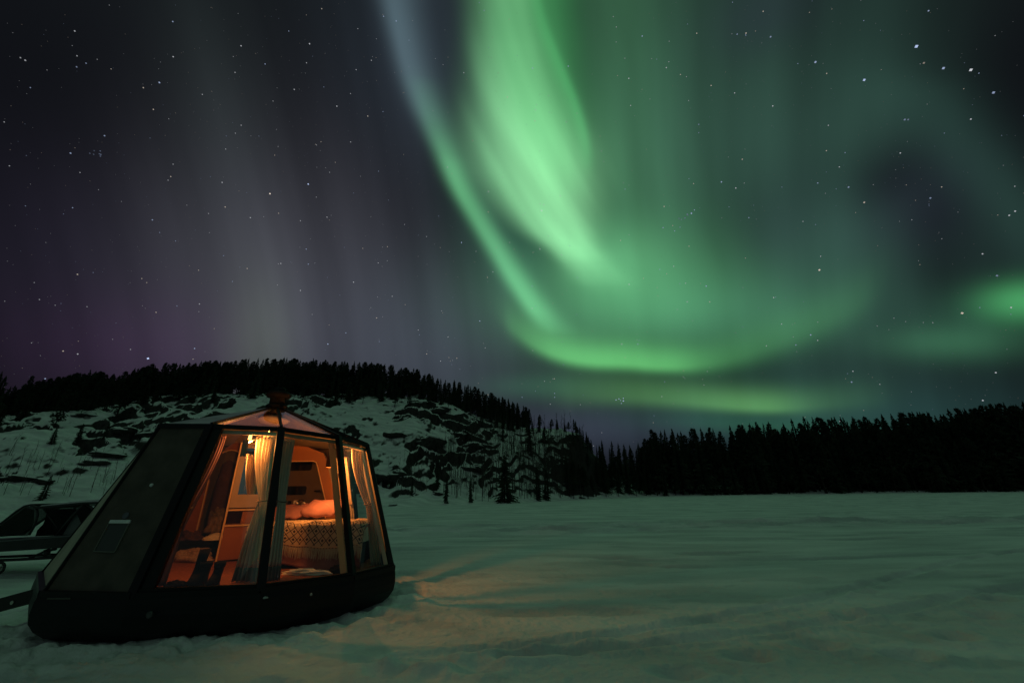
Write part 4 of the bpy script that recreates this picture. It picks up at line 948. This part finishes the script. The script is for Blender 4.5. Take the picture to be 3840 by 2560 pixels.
sconce(L2, at_y(1258, 1778, 6.97), 85.0, 'tube shaped glowing wall lamp above the pillows, beside the right post', (.05, -.24, .04), .16, (197, 128), -.11)
# ---- curtains
def curtain(name, top, tie, bot, pleats, amp, label, mt, t_tie=.5, hem=0, group='curtains tied back in the hut windows', tieback=True):
    """top, tie, bot: pairs of points (left, right)"""
    top, tie, bot = [[np.asarray(p, float) for p in q_] for q_ in (top, tie, bot)]
    t0 = thing(name, tuple((bot[0] + bot[1]) / 2), label, 'curtain', group); NU, NT = pleats * 8, 34
    g = np.random.default_rng(int(abs(top[0][0] * 1e4))); ph = g.normal(size=pleats + 1) * .5; V = []
    for r in range(NT + 1):
        t = r / NT
        if t < t_tie: k = t / t_tie; e = k ** 1.6; l = top[0] + (tie[0] - top[0]) * np.array([e, e, k]); rr = top[1] + (tie[1] - top[1]) * np.array([e, e, k])
        else: k = (t - t_tie) / (1 - t_tie); e = k ** .75; l = tie[0] + (bot[0] - tie[0]) * np.array([e, e, k]); rr = tie[1] + (bot[1] - tie[1]) * np.array([e, e, k])
        w = rr - l; nrm = np.cross(w, (0, 0, 1)); nrm /= max(np.linalg.norm(nrm), 1e-6)
        am = amp * (.45 + .55 * min(1, abs(t - t_tie) * 4))
        for u_ in range(NU + 1):
            u = u_ / NU; i = u * pleats
            f = math.sin(2 * math.pi * i + ph[int(i)] + .5 * math.sin(5 * t + ph[int(i)] * 3)) + .35 * math.sin(4.3 * math.pi * i + 2 * t)
            V.append(l + w * (u + .012 * f) + nrm * am * f)
    F = [(r * (NU + 1) + u, r * (NU + 1) + u + 1, (r + 1) * (NU + 1) + u + 1, (r + 1) * (NU + 1) + u) for r in range(NT) for u in range(NU)]
    cut = int(NT * (1 - hem)) * NU if hem else len(F)
    mesh('cloth', V, F[:cut], mt, t0, True, thick=.003)
    if hem: mesh('hem', V, F[cut:], M_HEM, t0, True, thick=.003)
    hb_ = MB()
    hb_.tube([top[0] + np.array([0, 0, .005]), (top[0] + top[1]) / 2 + np.array([0, 0, .012]), top[1] + np.array([0, 0, .005])], .014, 7)
    for k in range(pleats * 2): hb_.tube([top[0] + (top[1] - top[0]) * (k + .5) / (pleats * 2) + np.array([0, 0, -.012]), top[0] + (top[1] - top[0]) * (k + .5) / (pleats * 2) + np.array([0, 0, .022])], .014, 6)
    hb_.obj('heading', mt, t0, True)
    if tieback:
        c = (tie[0] + tie[1]) / 2; w = (tie[1] - tie[0]); L = np.linalg.norm(w); w /= L; nn = np.cross(w, (0, 0, 1)); nn /= np.linalg.norm(nn)
        MB().tube([c + w * (L / 2 + .012) * math.cos(a) + nn * (amp + .03) * math.sin(a) + np.array([0, 0, .006 * math.cos(2 * a)]) for a in np.linspace(0, 2 * math.pi, 17)], .009, 6, False).obj('tieback', M_SCARF, t0, True)
    return t0
def fz(p): p = np.array(p); p[2] = zf(p[0]) + .012; return p
curtain('curtain', (at_y(972, 1638, 5.46), at_y(1044, 1640, 5.40)), (at_y(976, 1877, 5.40), at_y(1004, 1877, 5.36)), (fz(at_y(866, 2190, 5.33)), fz(at_y(972, 2184, 5.33))), 6, .040, 'cream curtain left of the corner post, lit orange from its left edge', M_CURT, .47, .085)
curtain('curtain', (at_y(1062, 1650, 5.48), at_y(1103, 1655, 5.60)), (at_y(1040, 1880, 5.40), at_y(1072, 1880, 5.50)), (fz(at_y(996, 2184, 5.33)), fz(at_y(1048, 2180, 5.42))), 4, .022, 'shaded greenish curtain hanging just right of the corner post', M_CURT2, .5, .07)
curtain('curtain', (at_y(1319, 1686, 6.72), at_y(1360, 1694, 6.80)), (at_y(1369, 1891, 6.58), at_y(1390, 1888, 6.60)), (fz(at_y(1388, 2112, 6.50)), fz(at_y(1432, 2098, 6.55))), 4, .022, 'cream curtain tied at mid height inside the end glass pane', M_CURT, .50)
curtain('curtain', (at_y(1288, 1717, 7.02), at_y(1312, 1720, 7.10)), (at_y(1303, 1880, 6.99), at_y(1322, 1880, 7.05)), (at_y(1312, 1990, 6.99), at_y(1334, 1990, 7.03)), 3, .018, 'narrow cream curtain behind the bed end, seen through the end pane', M_CURT, .7, tieback=False)
curtain('curtain', (at_y(812, 1640, 5.34), at_y(846, 1640, 5.36)), (at_y(668, 1905, 5.16), at_y(716, 1905, 5.20)), (fz(at_y(556, 2180, 5.06)), fz(at_y(618, 2180, 5.06))), 4, .03, 'dark plum drape tied back against the black jamb of the left pane', M_CURTD, .48)

curtain('curtain', (at_y(700, 1830, 5.45), at_y(722, 1830, 5.47)), (at_y(628, 2010, 5.40), at_y(640, 2010, 5.41)), (fz(at_y(592, 2118, 5.34)), fz(at_y(632, 2118, 5.34))), 3, .02, 'pale cream strip of curtain half hidden by the plum drape at the left', M_CURT2, .5, tieback=False)
# ---- bed and bedding
BED = thing('bed', (-2.95, 6.6, zf(-2.95)), 'bed along the back of the hut with a pink duvet hanging over its front', 'bed')
ZB = at_y(1165, 1955, 6.2)[2] - .025
MB().box((-3.0, 6.62, (zf(-3) + .72) / 2 + .005), (.74, .36, (.72 - zf(-3)) / 2 - .005)).obj('bed_base', M_DARK, BED)
MB().box((-3.0, 6.60, (.72 + ZB - .05) / 2 + .003), (.76, .37, (ZB - .05 - .72) / 2)).obj('mattress', M_WHITE, BED)
def sheet(x0, x1, yb, yf, zt, drop, NU, NV, wob, seed, outy=0.0):
    V = []; UVs = []; Ltop = yf and (yb - yf)
    for v in range(NV + 1):
        s = v / NV * (Ltop + drop)
        for u_ in range(NU + 1):
            u = u_ / NU; x = x0 + (x1 - x0) * u
            fold = .5 * math.sin(u * 19 + seed) + .5 * math.sin(u * 31 + 1.3 * seed)
            if s < Ltop:
                k = s / Ltop; y = yb - s; z = zt + wob * (float(vn(x * 7, y * 7, seed)) + .4 * fold * k) - .05 * max(0, k - .8) ** 2 * 25 * .6
            else:
                d = s - Ltop; y = yf - .02 - outy - .022 * fold * min(1, d * 5) - .02 * min(1, d * 8); z = zt - .03 - d * (1 + .10 * math.sin(u * 7 + seed)) + wob * .4 * fold
            e = max(0, u - .93) / .07; z -= .05 * e * e
            xx = x - .16 * u * max(0, (y - 6.3) / .7)
            V.append((xx, y, z)); UVs.append((x - x0, s))
    F = [(v * (NU + 1) + u, (v + 1) * (NU + 1) + u, (v + 1) * (NU + 1) + u + 1, v * (NU + 1) + u + 1) for v in range(NV) for u in range(NU)]
    return V, F, UVs
V, F, UVs = sheet(-3.76, -2.13, 6.96, 6.23, ZB - .012, .50, 60, 40, .015, 3)
mesh('duvet', V, F, M_PINK, BED, True, thick=.012)
M_BLK = bpy.data.materials.new('diamond woven blanket'); M_BLK.use_nodes = True
def blanket_nodes():
    t = M_BLK.node_tree; S.t = t; b = t.nodes['Principled BSDF']; b.inputs['Roughness'].default_value = .95; b.inputs['Specular IOR Level'].default_value = .1
    uvn = t.nodes.new('ShaderNodeUVMap'); sp = t.nodes.new('ShaderNodeSeparateXYZ'); t.links.new(uvn.outputs['UV'], sp.inputs[0])
    u, v = S(sp.outputs['X']), S(sp.outputs['Y']); pit = .104
    a = S.m('FRACT', (u + v) / pit); c = S.m('FRACT', (u - v) / pit + 20.0)
    da = S.m('ABSOLUTE', a - .5); dc = S.m('ABSOLUTE', c - .5)
    line = S.m('MAXIMUM', S.m('GREATER_THAN', da, .43), S.m('GREATER_THAN', dc, .43))
    dot = S.m('MULTIPLY', S.m('LESS_THAN', da, .20), S.m('LESS_THAN', dc, .20))
    par = S.m('GREATER_THAN', S.m('FRACT', (S.m('FLOOR', (u + v) / pit) - S.m('FLOOR', (u - v) / pit + 20.0)) / 2.0 + .25), .5)
    zone = S.m('MULTIPLY', S.m('LESS_THAN', v, 1.00), S.m('GREATER_THAN', S.m('ABSOLUTE', v - .60), .07))
    pdots = S.m('MULTIPLY', S.m('LESS_THAN', S.m('ABSOLUTE', v - 1.035), .012), S.m('GREATER_THAN', S.m('FRACT', u / .042), .62))
    d = S.m('MAXIMUM', S.m('MULTIPLY', S.m('MAXIMUM', line, dot * (1.0 - par)), zone), pdots, clamp=True)
    mx = t.nodes.new('ShaderNodeMix'); mx.data_type = 'RGBA'; t.links.new(d.s, mx.inputs['Factor']); mx.inputs['A'].default_value = (.64, .47, .30, 1); mx.inputs['B'].default_value = (.055, .045, .05, 1)
    t.links.new(mx.outputs['Result'], b.inputs['Base Color'])
    n = t.nodes.new('ShaderNodeTexNoise'); n.inputs['Scale'].default_value = 160; p = t.nodes.new('ShaderNodeBump'); p.inputs['Strength'].default_value = .5; p.inputs['Distance'].default_value = .004
    t.links.new(n.outputs['Fac'], p.inputs['Height']); t.links.new(p.outputs['Normal'], b.inputs['Normal'])
blanket_nodes()
BL = thing('blanket', (-2.95, 6.5, ZB), 'cream blanket with dark diamonds and a long fringe, spread on the bed', 'blanket')
BX0, BX1, BYB, BYF, BD = -3.77, -2.115, 6.86, 6.20, .28
V, F, UVs = sheet(BX0, BX1, BYB, BYF, ZB + .022, BD, 90, 50, .03, 3, .015)
# continue the weave count down the drop
UVs = [(u, s + .09) for u, s in UVs]
mesh('weave', V, F, M_BLK, BL, True, thick=.008, uvs=UVs)
fr = MB(); last = V[-91:]
for k in range(200):
    u = k / 199 * 90; i = min(int(u), 89); p = np.array(last[i]) + (np.array(last[i + 1]) - np.array(last[i])) * (u - i)
    L = .13 + RNG.normal() * .012; w = RNG.normal(size=2) * .010
    fr.tube([p + np.array([0, 0, .006]), p + np.array([w[0] * .5, -.006, -L * .5]), p + np.array([w[0], w[1] * .4 - .004, -L])], [.0035, .0045, .0025], 4, False)
fr.obj('fringe', mat('fringe yarn', (.62, .52, .38), .95, spec=.1), BL, False, 'stuff')
def pillow(c, a, b, h, yaw, label, seed):
    g = np.random.default_rng(seed); V = []; n, m = 40, 22; cy, sy = math.cos(yaw), math.sin(yaw)
    for i in range(m + 1):
        for k in range(n):
            ph = math.pi * (i / m - .5); t = 2 * math.pi * k / n; c2 = math.cos(ph)
            sx, sx2 = math.cos(t), math.sin(t); ex = np.sign(sx) * abs(sx) ** .55; ey = np.sign(sx2) * abs(sx2) ** .55
            cr = c2 ** .6; x = a * ex * cr; y = b * ey * cr; z = h * math.sin(ph) * (1 - .35 * max(abs(ex), abs(ey)) ** 4 * cr)
            z += .030 * float(vn(x * 9 + seed, y * 9, seed)) * c2 + .030 * abs(float(vn(x * 16 + y * 9 + seed, y * 14 - x * 7, seed + 5))) * c2 + .012 * math.sin(x * 34 + y * 16 + 3 * float(vn(x * 5, y * 5, seed))) * c2
            V.append(np.asarray(c) + np.array([x * cy - y * sy, x * sy + y * cy, z + y * .55]))
    F = [(i * n + k, i * n + (k + 1) % n, (i + 1) * n + (k + 1) % n, (i + 1) * n + k) for i in range(m) for k in range(n)]
    tag(mesh('pillow', V, F, M_PINK, None, True), label, 'pillow')
pr = at_y(1208, 1905, 6.78); pl = at_y(1085, 1915, 6.78)
pillow((pr[0], 6.78, pr[2] - .005), .30, .17, .085, -.03, 'plump pink pillow at the right, against the orange alcove frame', 4)
pillow((pl[0], 6.76, pl[2] - .015), .30, .17, .06, .05, 'creased flatter pink pillow on the left half of the bed', 9)
# headphones and small things by the bed head
hp = at_y(1126, 1887, 6.93); HPH = thing('headphones', tuple(hp), 'headphones lying between the two pillows', 'headphones')
MB().tube([hp + np.array([.055 * math.cos(a), .02 * math.sin(a), .06 * math.sin(a)]) for a in np.linspace(0, math.pi, 11)], .009, 7).obj('headband', M_BLACK, HPH, True)
for s_ in (-1, 1): MB().lathe(hp + np.array([s_ * .055, -.005, -.01]), [(.034, -.015), (.038, 0), (.030, .016), (.012, .012)], 14, ax=((1, 0, 0), (0, 0, 1), (0, -1, 0))).obj('ear_cup', M_CHROME, HPH, True)
for px, w, h, m_, nm, lab, cat in ((1105, .042, .072, M_WHITE, 'photo_card', 'small white card standing on the shelf behind the pillows', 'card'), (1083, .045, .065, M_BLACK, 'alarm_clock', 'black box clock on the shelf left of the white card', 'clock')):
    p = at_y(px, 1890, 7.34); b = MB(); b.box((p[0], 7.35, ZS + h / 2), (w / 2, .018, h / 2)); b.box((p[0], 7.375, ZS + h * .3), (w / 5, .02, h * .3)); tag(b.obj(nm, m_), lab, cat)
for px, h, r, lab in ((1053, .085, .012, 'slim bottle on the shelf beside the green curtain'), (1066, .055, .020, 'squat jar on the shelf right of the slim bottle')):
    p = at_y(px, 1890, 7.32); tag(MB().lathe((p[0], 7.32, ZS), [(r, 0), (r, h * .62), (r * .45, h * .75), (r * .45, h), (0, h)], 12).obj('bottle', M_CHROME, None, True), lab, 'bottle')
# ---- clutter on the left
BEN = thing('bench', (-5.15, 6.95, zf(-5.15)), 'low black bench in the arched recess, heaped with clothes', 'bench')
bz = at_y(800, 2022, 6.98)[2]
MB().box((-5.06, 7.02, bz - .03), (.36, .19, .03)).obj('seat', M_DARK, BEN)
MB().box((-5.06, 7.02, (zf(-5) + bz - .06) / 2 + .004), (.33, .17, (bz - .06 - zf(-5)) / 2 - .004)).obj('plinth', M_DARK, BEN)
def heap(name, c, a, b, h, seed, m, label, cat, amp=.45, n=30, mm=18, fq=2.4):
    g = np.random.default_rng(seed); V = []
    for i in range(mm + 1):
        ph = math.pi * .5 * i / mm
        for k in range(n):
            t = 2 * math.pi * k / n; d = np.array([math.cos(ph) * math.cos(t), math.cos(ph) * math.sin(t), math.sin(ph)])
            qv = 1 + amp * (1.2 * float(vn(d[0] * fq + seed, d[1] * fq + d[2] * fq, seed)) + .6 * abs(float(vn(d[0] * fq * 2.3, d[1] * fq * 2.3 + d[2] * 3, seed + 1))) - .1)
            V.append(np.asarray(c) + d * qv * np.array([a, b, h]))
    F = [(i * n + k, i * n + (k + 1) % n, (i + 1) * n + (k + 1) % n, (i + 1) * n + k) for i in range(mm) for k in range(n)] + [tuple(range(n))[::-1]]
    tag(mesh(name, V, F, m, None, True), label, cat)
pc = at_y(806, 2005, 6.90); heap('cushion', (pc[0] - .02, 6.96, bz + .001), .16, .15, .10, 31, M_WHITE, 'rounded white cushion on the black bench beside the cabinet', 'cushion', .2)
ps = at_y(795, 1962, 6.93); heap('scarf_bundle', (ps[0] + .0, 7.03, bz + .10), .15, .12, .33, 17, M_SCARF, 'tangled grey brown wool bundle piled on the white cushion', 'scarf', .55, 36, 22, 3.2)
pq = at_y(700, 2012, 6.90); heap('jacket', (pq[0] + .02, 6.98, bz + .001), .20, .16, .13, 37, M_CURTD, 'dark plum jacket thrown over the left end of the black bench', 'jacket', .5, 34, 18, 2.9)
pk = at_z(738, 2098, zf(-4.9)); heap('sweater', (pk[0] + .02, pk[1] - .10, zf(pk[0]) + .001), .28, .17, .17, 23, M_KNIT, 'beige knitted sweater dropped in a heap on the carpet', 'sweater', .5, 36, 20, 2.8)
pj = at_z(800, 2100, zf(-4.6)); heap('slipper', (pj[0] - .02, pj[1] - .14, zf(pj[0]) + .001), .11, .06, .06, 27, M_KNIT, 'small beige slipper shape beside the sweater at the cabinet foot', 'slipper', .2)
curt_c = at_y(842, 1800, 7.42)
cv = MB().lathe((curt_c[0], 7.46, .55), [(.12, .35), (.15, .55), (.14, 1.0), (.11, 1.35), (.04, 1.48)], 16); tag(cv.obj('coat', M_CURTD, None, True), 'long dark coat hanging in the shadow of the arched recess', 'coat')
# boots stand against the glass
def boot(x, y, h, yaw, label, lean=0.0):
    z0 = zf(x) + .002; c, s = math.cos(yaw), math.sin(yaw); t = thing('boot', (x, y, z0), label, 'boot', 'boots by the glass')
    V = []; n = 14
    secs = [(.0, .040, .115, -.065), (.02, .045, .122, -.065), (.05, .044, .118, -.060), (.085, .043, .085, -.030), (.12, .044, .062, -.004), (.17, .046, .056, .004), (h * .75, .052, .060, .004), (h, .058, .066, .006), (h, .050, .058, .006), (h - .05, .046, .054, .006)]
    for z, a, b, off in secs:
        for k in range(n):
            th = 2 * math.pi * k / n; lx = a * math.cos(th) + lean * z; ly = b * math.sin(th) + off
            V.append((x + lx * c - ly * s, y + lx * s + ly * c, z0 + .022 + z))
    F = [(i * n + k, i * n + (k + 1) % n, (i + 1) * n + (k + 1) % n, (i + 1) * n + k) for i in range(len(secs) - 1) for k in range(n)] + [tuple(range(n))[::-1]]
    mesh('upper', V, F, M_DARK, t, True)
    V2 = []
    for z in (0, .02):
        for k in range(n):
            th = 2 * math.pi * k / n; lx = .047 * math.cos(th); ly = .126 * math.sin(th) - .065; V2.append((x + lx * c - ly * s, y + lx * s + ly * c, z0 + z))
    mesh('sole', V2, [tuple(range(n))[::-1], tuple(range(n, 2 * n))] + [(k, (k + 1) % n, (k + 1) % n + n, k + n) for k in range(n)], M_RUBBER, t)
for px, py, h, yw, lab, ln in ((690, 2205, .34, .4, 'tall black boot leaning behind the glass, biggest of the boots', .12), (722, 2206, .22, -.3, 'black boot between the tall boot and the right boot', 0), (776, 2205, .22, .15, 'black ankle boot standing alone at the right of the boots', 0)):
    p = at_z(px, py, zf(-3.6)); boot(p[0], p[1] + .13, h, yw, lab, ln)
p = at_z(590, 2205, zf(-3.95)); heap('glove', (p[0] + .12, p[1] + .10, zf(p[0]) + .001), .12, .05, .05, 41, M_DARK, 'dark glove lying on the carpet at the left corner of the pane', 'glove', .5)
# towel and bag on the floor in front of the bed
p = at_z(1150, 2152, zf(-2.7)); heap('towel', (p[0] + .0, p[1] + .02, zf(p[0]) + .001), .29, .10, .055, 51, M_WHITE, 'crumpled pale towel on the carpet in front of the bed', 'towel', .55, 44, 14, 3.4)
p = at_z(1262, 2150, zf(-2.4)); heap('bag', (p[0] - .02, p[1] + .06, zf(p[0]) + .001), .13, .08, .09, 53, M_DARK, 'small dark bag on the carpet right of the towel', 'bag', .25)
p = at_z(1440, 2118, zf(-1.95)); heap('rucksack', (p[0] - .05, p[1] + .16, zf(p[0]) + .001), .10, .10, .14, 57, M_DARK, 'dark rucksack at the foot of the end pane curtain', 'rucksack', .25)

# ------------------------------------------------------------------ covered sled parked behind the hut
YS, WS = 8.9, .85
def sl(px, py, k=0.0): p = at_y(px, py, YS); return np.array([p[0], YS + k * WS, p[2]])
SLED = thing('covered_sled', (float(sl(60, 2060)[0]), YS + WS / 2, .0), 'dark covered snowmobile sled with clear wind screens parked behind the hut', 'sled')
M_SLED = mat('sled body', (.012, .012, .014), .45, noise=.3, nscale=4)
def prism(pts, k0, k1, name, m, parent): 
    A = [sl(x, y, k0) for x, y in pts]; B = [sl(x, y, k1) for x, y in pts]; n = len(A)
    return mesh(name, A + B, [tuple(range(n)), tuple(range(2 * n - 1, n - 1, -1))] + [(i, i + n, (i + 1) % n + n, (i + 1) % n) for i in range(n)], m, parent)
tub = prism([(-260, 2046), (-200, 2036), (0, 2027), (150, 2015), (330, 2003), (350, 2040), (250, 2052), (0, 2068), (-220, 2080)], 0, 1, 'tub', M_SLED, SLED)
for k in (-.012, 1.0):
    prism([(-200, 2035), (0, 2026), (150, 2014), (330, 2002), (330, 2006), (150, 2019), (0, 2031), (-200, 2040)], k, k + .012, 'rub_rail', mat('worn rail', (.10, .10, .11), .5), tub)
fm = MB()
for k in (.05, .95):
    fm.tube([sl(-90, 2020, k), sl(0, 1958, k), sl(55, 1915, k), sl(84, 1897, k), sl(105, 1892, k), sl(128, 1902, k), sl(133, 1930, k), sl(122, 1968, k), sl(100, 2006, k)], .022, 7)
    fm.tube([sl(128, 1904, k), sl(230, 1896, k), sl(310, 1886, k), sl(378, 1884, k)], .022, 7)
    fm.tube([sl(310, 1887, k), sl(262, 1935, k), sl(205, 2004, k)], .026, 7)
    fm.tube([sl(310, 1887, k), sl(340, 1906, k), sl(345, 1960, k), sl(352, 2000, k)], .022, 7)
    fm.tube([sl(166, 1925, k), sl(205, 1975, k)], .012, 6)
for a in ((105, 1892), (310, 1887), (205, 2000)): fm.tube([sl(*a, .05), sl(*a, .95)], .02, 7)
fm.obj('canopy_frame', M_SLED, SLED, True)
V, F = slab([sl(-90, 2019, .06), sl(-90, 2019, .94), sl(80, 1898, .94), sl(80, 1898, .06)], .006, (0, 0, -1)); mesh('wind_screen', V, F, M_PLEX, SLED)
V, F = slab([sl(150, 1906, .045), sl(305, 1891, .045), sl(258, 1936, .045), sl(200, 1990, .045), sl(170, 1930, .045)], .005, (0, 1, 0)); mesh('side_screen', V, F, M_PLEX, SLED)
V, F = slab([sl(-60, 2012, .045), sl(10, 1958, .045), sl(88, 1902, .045), sl(120, 1912, .045), sl(118, 1960, .045), sl(95, 2008, .045)], .005, (0, 1, 0)); mesh('side_screen', V, F, M_PLEX, SLED)
prism([(126, 1900), (310, 1882), (382, 1880), (382, 1885), (310, 1889), (126, 1907)], .0, 1.0, 'roof_board', M_SLED, SLED)
prism([(150, 1893), (230, 1885), (320, 1873), (380, 1872), (380, 1880), (310, 1882), (140, 1899)], .04, .96, 'roof_snow', M_SNOW, SLED)
prism([(132, 1912), (160, 1912), (172, 1940), (200, 1975), (206, 2009), (88, 2014), (96, 1990), (118, 1968), (128, 1945)], .25, .8, 'seat', M_DARK, SLED)
prism([(265, 1922), (285, 1924), (305, 1972), (280, 2006), (214, 2008)], .12, .16, 'side_flap', mat('grey canvas', (.12, .12, .13), .8), SLED)
prism([(283, 1920), (309, 1892), (345, 1920), (306, 1974)], .02, .10, 'end_flap', M_DARK, SLED)
ra = MB()
for k in (.12, .88):
    ra.tube([sl(-240, 2112, k), sl(-100, 2106, k), sl(0, 2102, k), sl(82, 2098, k), sl(212, 2090, k), sl(330, 2088, k)], .028, 7)
    ra.tube([sl(82, 2097, k), sl(150, 2068, k), sl(190, 2060, k)], .024, 7); ra.tube([sl(155, 2085, k), sl(155, 2062, k)], .05, 9)
    ra.tube([sl(240, 2090, k), sl(240, 2050, k)], .03, 7)
ra.obj('runner', M_SLED, SLED, True)
wc = sl(45, 2123, -.25)
def wheel_at(c):
    w = MB().tube([c + np.array([.098 * math.cos(a), 0, .098 * math.sin(a)]) for a in np.linspace(0, 2 * math.pi, 25)], .022, 8, False).obj('jockey_wheel', M_RUBBER, SLED, True)
    b = MB()
    for a in np.linspace(0, math.pi, 4)[:3]: b.bar(c + np.array([.09 * math.cos(a), 0, .09 * math.sin(a)]), c - np.array([.09 * math.cos(a), 0, .09 * math.sin(a)]), .016, .02, upv=(0, 1, 0))
    b.lathe(c, [(.03, -.03), (.03, .03)], 10, ax=((1, 0, 0), (0, 0, 1), (0, -1, 0))); b.obj('spokes', M_CHROME, w)
wheel_at(wc)
MB().tube([sl(45, 2123, -.25), sl(25, 2121, -.25), sl(-40, 2122, -.2), sl(-160, 2116, .1)], .02, 7).obj('tow_rod', M_SLED, SLED, True)
MB().tube([sl(33, 1899, .5), sl(84, 1898, .5)], .010, 6).obj('mirror_stalk', M_SLED, SLED, True)
